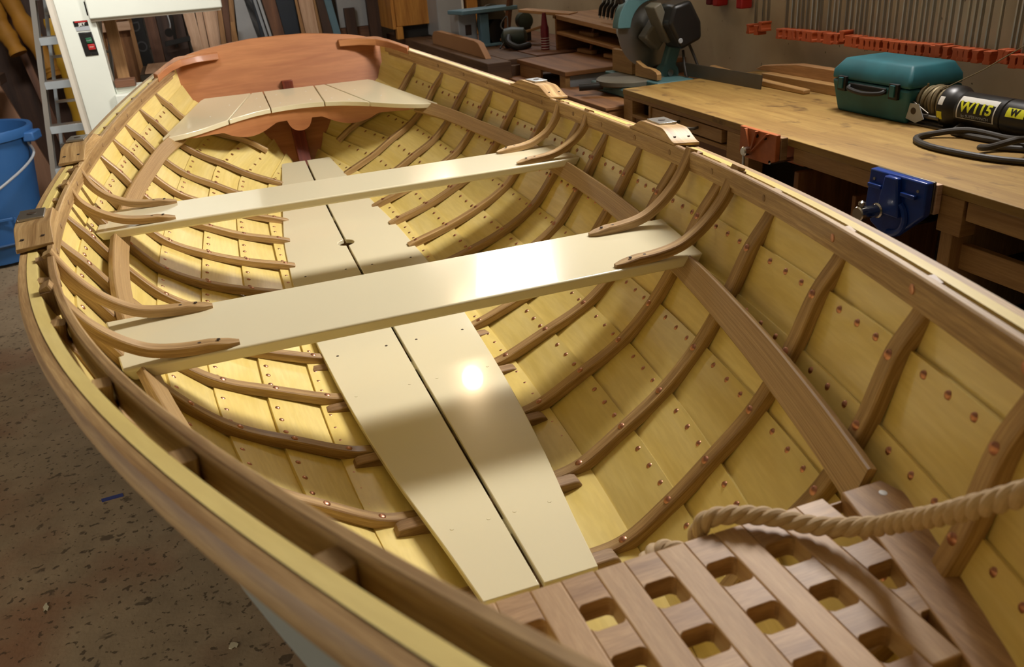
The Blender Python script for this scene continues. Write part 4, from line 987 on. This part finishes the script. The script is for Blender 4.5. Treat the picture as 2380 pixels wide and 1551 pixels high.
# --- bandsaw
bs = thing('bandsaw', 'tall white bandsaw with a green and red switch behind the boat', 'bandsaw', -.78, 5.1, -ZF)
part_obox('column', M['white'], bs, (-.855, 5.06, -.60), (.083, 0, 0), (0, .06, 0), (-.012, 0, .82), .004)
part_obox('column_side', M['whiteside'], bs, (-.957, 5.08, -.60), (.018, 0, 0), (0, .062, 0), (-.012, 0, .82), .003)
uh = part_box('upper_wheel_case', M['white'], bs, -.80, -.15, 4.96, 5.16, -.205, .42, .006); part_box('case_edge', M['whiteside'], uh, -.80, -.16, 4.985, 5.14, -.219, -.205, .002)
part_box('case_latch', M['dullsteel'], uh, -.812, -.80, 5.0, 5.03, -.19, -.12)
lh = part_box('lower_wheel_case', M['white'], bs, -.775, -.15, 4.95, 5.16, -1.36, -.582, .008); part_box('case_latch', M['dullsteel'], lh, -.790, -.775, 4.99, 5.03, -.72, -.64, .003)
part_box('ledge', M['white'], bs, -.77, -.3, 5.02, 5.16, -.582, -.553, .003); part_box('foot', M['whiteside'], bs, -.93, -.1, 4.92, 5.2, -1.42, -1.36)
cf = 4.998
sw_ = part_obox('switch_plate', M['black'], bs, (-.838, cf, -.322), (.032, 0, 0), (0, .004, 0), (-.003, 0, .058), .006)
part_obox('start_button', M['green'], sw_, (-.830, cf-.007, -.305), (.014, 0, 0), (0, .006, 0), (-.0008, 0, .013), .002); part_obox('stop_button', M['red'], sw_, (-.826, cf-.007, -.337), (.016, 0, 0), (0, .007, 0), (-.0008, 0, .014), .002)
text_mesh('lettering', 'START', .0085, M['labelg'], sw_, frame_mtx((-.830, cf-.0135, -.305), (1, 0, .0), (0, 0, 1))); text_mesh('lettering', 'STOP', .0085, M['labelw'], sw_, frame_mtx((-.826, cf-.0145, -.337), (1, 0, 0), (0, 0, 1)))
for x, z in ((-.838, -.272), (-.838, -.373)): part_lathe('screw', M['chrome'], sw_, [(.003, 0), (.003, .002)], (x, cf-.004, z), (0, -1, 0), 8)
npl = part_obox('name_plate', M['labelb'], bs, (-.848, cf, -.222), (.034, 0, 0), (0, .002, 0), (-.0005, 0, .013), .0005); part_obox('red_band', M['red'], npl, (-.845, cf-.0025, -.213), (.030, 0, 0), (0, .0006, 0), (0, 0, .0035), 0)
text_mesh('lettering', 'JET', .019, M['labelw'], npl, frame_mtx((-.844, cf-.0038, -.2265), (1, 0, 0), (0, 0, 1)), bold=.0006, xs=1.25)
np2 = part_obox('maker_plate', M['labelg'], bs, (-.845, cf, -.247), (.033, 0, 0), (0, .0015, 0), (-.0005, 0, .010), .0005)
# wood clutter on and behind the bandsaw
b = MB(); b.box(-.76, -.70, 5.22, 5.26, -1.42, .2); tag(b.build('board', M['tan'], bevel=.002, grain=2), 'wide tan board standing upright right behind the bandsaw column', 'board')
b = MB(); b.box(-.765, -.665, 5.0, 5.10, -.553, -.515); tag(b.build('wood_block', M['brown'], bevel=.003), 'brown wooden block resting on the lower bandsaw case', 'wood')
crt = thing('crate_frame', 'open wooden frame with a pale crosspiece behind the bandsaw', 'frame', -.8, 6.2, -ZF)
part_box('upright', M['tan'], crt, -.92, -.86, 6.2, 6.24, -1.42, .3, .002, 2); part_box('upright', M['tan'], crt, -.70, -.675, 6.2, 6.24, -1.42, .3, .002, 2); part_box('crosspiece', M['pale'], crt, -.88, -.69, 6.18, 6.2, -.34, -.285, .002, 0); part_box('back_panel', M['pinedk'], crt, -.88, -.69, 6.245, 6.26, -1.42, .3, .002, 2)
part_obox('iron_bracket', M['iron'], crt, (-.72, 6.14, -.235), (.10, 0, .004), (0, .02, 0), (0, 0, .012))
tb = thing('saw_table', 'grey-edged machine table with a pale board on it left of the transom', 'table', -.55, 5.6, -ZF)
part_box('table_plate', M['dullsteel'], tb, -.655, -.33, 5.35, 5.85, -.575, -.535, .004); part_box('cabinet', M['brown'], tb, -.635, -.36, 5.40, 5.82, -1.42, -.576)
b = MB(); b.box(-.625, -.30, 5.34, 5.84, -.534, -.524); tag(b.build('board', M['pale'], bevel=.002), 'pale sheet lying on the grey machine table left of the transom', 'board')

# --- ladder
ld = thing('ladder', 'aluminium step ladder leaning beside the bandsaw', 'ladder', -1.1, 5.25, -ZF)
def lp(z): return np.array([-1.052+(-1.265+1.052)*(z+.10)/(-1.32), 5.20, z])
for dx, nm in ((0, 'rail'), (.30, 'rail')):
    b = MB(); P = np.array([lp(.25), lp(-1.42)])+np.array([dx-.006, 0, 0]); b.sweep(P, (1, 0, 0), (0, 1, 0), [(-.016, -.035), (.010, -.035), (.010, -.028), (-.006, -.028), (-.006, .028), (.010, .028), (.010, .035), (-.016, .035)]); b.build(nm, M['alu'], ld)
    b = MB(); P = np.array([lp(.25), lp(-1.40)])+np.array([dx+.025, .16, 0]); b.sweep(P, (1, 0, 0), (0, 1, 0), [(-.008, -.015), (.008, -.015), (.008, .015), (-.008, .015)]); b.build('rear_rail', M['alupaint'], ld)
for z in (-.065, -.285, -.505, -.735, -.96, -1.2):
    p = lp(z); part_box('tread', M['alu'], ld, p[0], p[0]+.29, 5.165, 5.245, z-.003, z+.006, .001); part_box('tread_lip', M['alupaint'], ld, p[0], p[0]+.29, 5.163, 5.167, z-.035, z+.003, .001)
for z in (-.17, -.39, -.625, -.86): p = lp(z); part_box('rear_brace', M['alu'], ld, p[0]+.02, p[0]+.32, 5.34, 5.37, z-.010, z+.004, .001)
part_tube('folding_arm', M['alupaint'], ld, [(-1.03, 5.2, .05), (-.96, 5.25, -.02), (-1.0, 5.3, -.24)], .008)

# --- blue bin
bn = thing('bin', 'tall blue plastic bin with a rope handle on the floor', 'bin', -1.56, 5.20, -ZF)
R = lambda z: .225+(z+1.37)/.66*.085
cx, cy = -1.575, 5.22
b = MB(); b.lathe([(R(-1.40), -1.40), (R(-1.12), -1.12), (R(-.76), -.76), (R(-.76)+.02, -.755), (R(-.72)+.022, -.715), (R(-.70)+.014, -.705), (R(-.70)-.008, -.71), (R(-1.35)-.02, -1.36)], (cx, cy, 0), (0, 0, 1), 48); b.build('bin_body', M['binblue'], bn, sharp=50)
part_lathe('bin_lining', M['binin'], bn, [(R(-1.3)-.02, 0), (R(-.9)-.015, .03)], (cx, cy, -1.32), (0, 0, 1), 40)
for a in (-.2, PI-.2):
    d = np.array([math.cos(a), math.sin(a), 0]); t = np.array([-d[1], d[0], 0]); c = np.array([cx, cy, -.76])+d*(R(-.76)+.03)
    part_obox('grip', M['binblue'], bn, c, d*.03, t*.06, (0, 0, .025), .008)
part_tube('rope_handle', M['labelg'], bn, spline([(cx+.30, cy-.07, -.79), (cx+.31, cy-.09, -.86), (cx+.22, cy-.27, -.93), (cx+.06, cy-.36, -1.0), (cx-.15, cy-.33, -.98), (cx-.3, cy-.1, -.8)], 30), .007)
part_obox('moulded_rib', M['binblue'], bn, (cx+.05, cy-.262, -1.15), (.10, .012, 0), (0, .004, 0), (0, 0, .008), .003); part_obox('moulded_rib', M['binblue'], bn, (cx+.16, cy-.225, -1.22), (.004, 0, 0), (0, .006, 0), (-.006, 0, .07), .002)

# --- far left clutter
b = MB(); b.obox((-1.52, 5.95, -1.0), (.16, 0, 0), (0, .012, 0), (-.16, .14, .49)); tag(b.build('board', M['cardboard'], bevel=.002, grain=2), 'broad brown board leaning behind the blue bin', 'board')
b = MB(); b.obox((-1.33, 6.35, -.7), (.022, 0, 0), (0, .015, 0), (-.10, .08, .62)); tag(b.build('lumber_board', M['brown'], bevel=.002, grain=2), 'narrow brown stick with a pale end leaning left of the ladder', 'board')
def roll(name, pts, r, mat, lab, grp=None):
    b = MB(); P = spline(pts, 30); rr = [r*(1+.12*math.sin(i*.9)+.06*math.sin(i*2.3)) for i in range(30)]; b.tube(P, rr, 16); tag(b.build(name, mat), lab, 'roll')
roll('yellow_roll', [(-1.42, 6.3, .35), (-1.36, 6.28, .0), (-1.30, 6.26, -.25), (-1.22, 6.22, -.50), (-1.20, 6.2, -.58)], .055, M['dkyellow'], 'ochre canvas roll hanging at the far left, reaching lower than its neighbour')
roll('yellow_roll', [(-1.52, 6.3, .35), (-1.46, 6.28, .0), (-1.42, 6.26, -.25), (-1.37, 6.22, -.42)], .05, M['dkyellow'], 'ochre canvas roll at the very left edge')
roll('yellow_roll', [(-1.10, 5.95, -.22), (-1.09, 5.95, -.5), (-1.10, 5.95, -.8), (-1.10, 5.95, -1.40)], .042, M['yellow'], 'bright yellow roll standing behind the ladder, on its left')
roll('yellow_roll', [(-1.0, 5.95, -.25), (-1.0, 5.95, -.5), (-1.0, 5.95, -.8), (-.99, 5.95, -1.40)], .042, M['yellow'], 'bright yellow roll standing behind the ladder, nearer the bandsaw')
b = MB(); b.box(-1.12, -.93, 6.1, 6.2, -.28, .35); tag(b.build('sack', M['cardboard'], bevel=.03, seg=3), 'brown bundle hanging above the yellow rolls', 'sack')
b = MB(); b.box(-1.75, -1.16, 6.5, 6.56, -1.42, .4); tag(b.build('sheet_panel', M['dkbrown'], grain=2), 'dark sheet leaning in the far left corner', 'panel')
b = MB(); b.box(-1.9, -1.42, 5.7, 5.9, -.545, -.49); tag(b.build('shelf_board', M['dkbrown'], bevel=.004), 'dark shelf edge at the left above the leaning brown board', 'board')

# --- scraps on the floor
b = MB(); b.obox((-.838, 2.372, -1.4192), (.030, .002, 0), (-.002, .009, 0), (0, 0, .0006)); tag(b.build('tape', M['tape']), 'strip of blue masking tape on the concrete floor', 'tape')
for i, (px, py, lab) in enumerate(((-.53, 1.60, 'torn pale paper scrap on the floor close to the hull'), (-.965, 1.93, 'curled pale wood shaving on the floor away from the hull'))):
    b = MB(); n = 9; pl = [((.011+.005*math.sin(3.1*j+i))*math.cos(2*PI*j/n)*(1 if i == 0 else .5), (.010+.004*math.cos(2.3*j))*math.sin(2*PI*j/n)*(1 if i == 0 else 1.6)) for j in range(n)]
    b.prism(pl, (px, py, -1.4196), (1, 0, 0), (0, 1, 0), (0, 0, 1), .002); tag(b.build('scrap', M['paper']), lab, 'scrap')
# ================================================================== LIGHT AND CAMERA
def area(name, loc, to, sx, sy, watts, col, spread=180):
    l = bpy.data.lights.new(name, 'AREA'); l.shape = 'RECTANGLE'; l.size = sx; l.size_y = sy; l.energy = watts; l.color = col; l.spread = math.radians(spread)
    o = bpy.data.objects.new(name, l); C.objects.link(o); o.location = (loc[0], loc[1], loc[2]+ZF)
    d = Vector((to[0]-loc[0], to[1]-loc[1], to[2]-loc[2])); o.rotation_euler = d.to_track_quat('-Z', 'Y').to_euler(); return o
area('tube_light', (1.80, 2.25, .92), (-.5, 2.1, -.5), .4, 1.7, 130, (1, .95, .90), 150)
area('bandsaw_fill', (-.8, 3.5, 1.45), (-.9, 5.3, -.3), .9, .3, 17, (1, .97, .93), 95)  # unseen fill added to brighten the bandsaw and ladder
area('window_light', (1.94, 5.72, 1.06), (0, 3, -.6), 1.2, .62, 18, (.90, .95, 1))
area('added_light', (1.40, 6.97, .84), (.3, 2, -.6), .38, .66, 6, (1, .84, .66))  # added warm panel for the glow reflected in the far thwart
area('added_light', (-2.95, 1.2, -.75), (0, 1.4, -1.0), 1.6, .8, 26, (1, .90, .74))  # low fill added for the floor and outer port side, no door modelled
area('added_light', (-1.2, -2.4, .6), (0, 2, -.6), 1.4, 1.4, 3, (1, .86, .62))  # weak unseen fill added behind the camera
p = bpy.data.lights.new('bulb', 'POINT'); p.energy = 9; p.color = (1, .72, .42); p.shadow_soft_size = .07
o = bpy.data.objects.new('bulb', p); C.objects.link(o); o.location = (.97, 4.75, .98+ZF)
w = bpy.data.worlds.new('World'); bpy.context.scene.world = w; w.use_nodes = True
w.node_tree.nodes['Background'].inputs[0].default_value = (.9, .85, .75, 1); w.node_tree.nodes['Background'].inputs[1].default_value = .012

F_PX, YAW, PITCH, ROLL = 1937.654, .3219, -.4373, -.0749
f = Vector((math.sin(YAW)*math.cos(PITCH), math.cos(YAW)*math.cos(PITCH), math.sin(PITCH)))
r = f.cross(Vector((0, 0, 1))).normalized(); u = r.cross(f)
r2 = r*math.cos(ROLL)+u*math.sin(ROLL); u2 = -r*math.sin(ROLL)+u*math.cos(ROLL)
cam = bpy.data.cameras.new('camera'); co = bpy.data.objects.new('camera', cam); C.objects.link(co)
m = Matrix((r2, u2, -f)).transposed().to_4x4(); m.translation = Vector((-.3332, 0, ZF)); co.matrix_world = m
cam.sensor_width = 36; cam.lens = 36*F_PX/2380; cam.clip_start = .02
cam.dof.use_dof = True; cam.dof.focus_distance = 2.0; cam.dof.aperture_fstop = 7.0
sc = bpy.context.scene; sc.camera = co
sc.view_settings.view_transform = 'Standard'; sc.view_settings.look = 'None'; sc.view_settings.gamma = 1; sc.view_settings.exposure = 0
sc.view_settings.use_curve_mapping = False
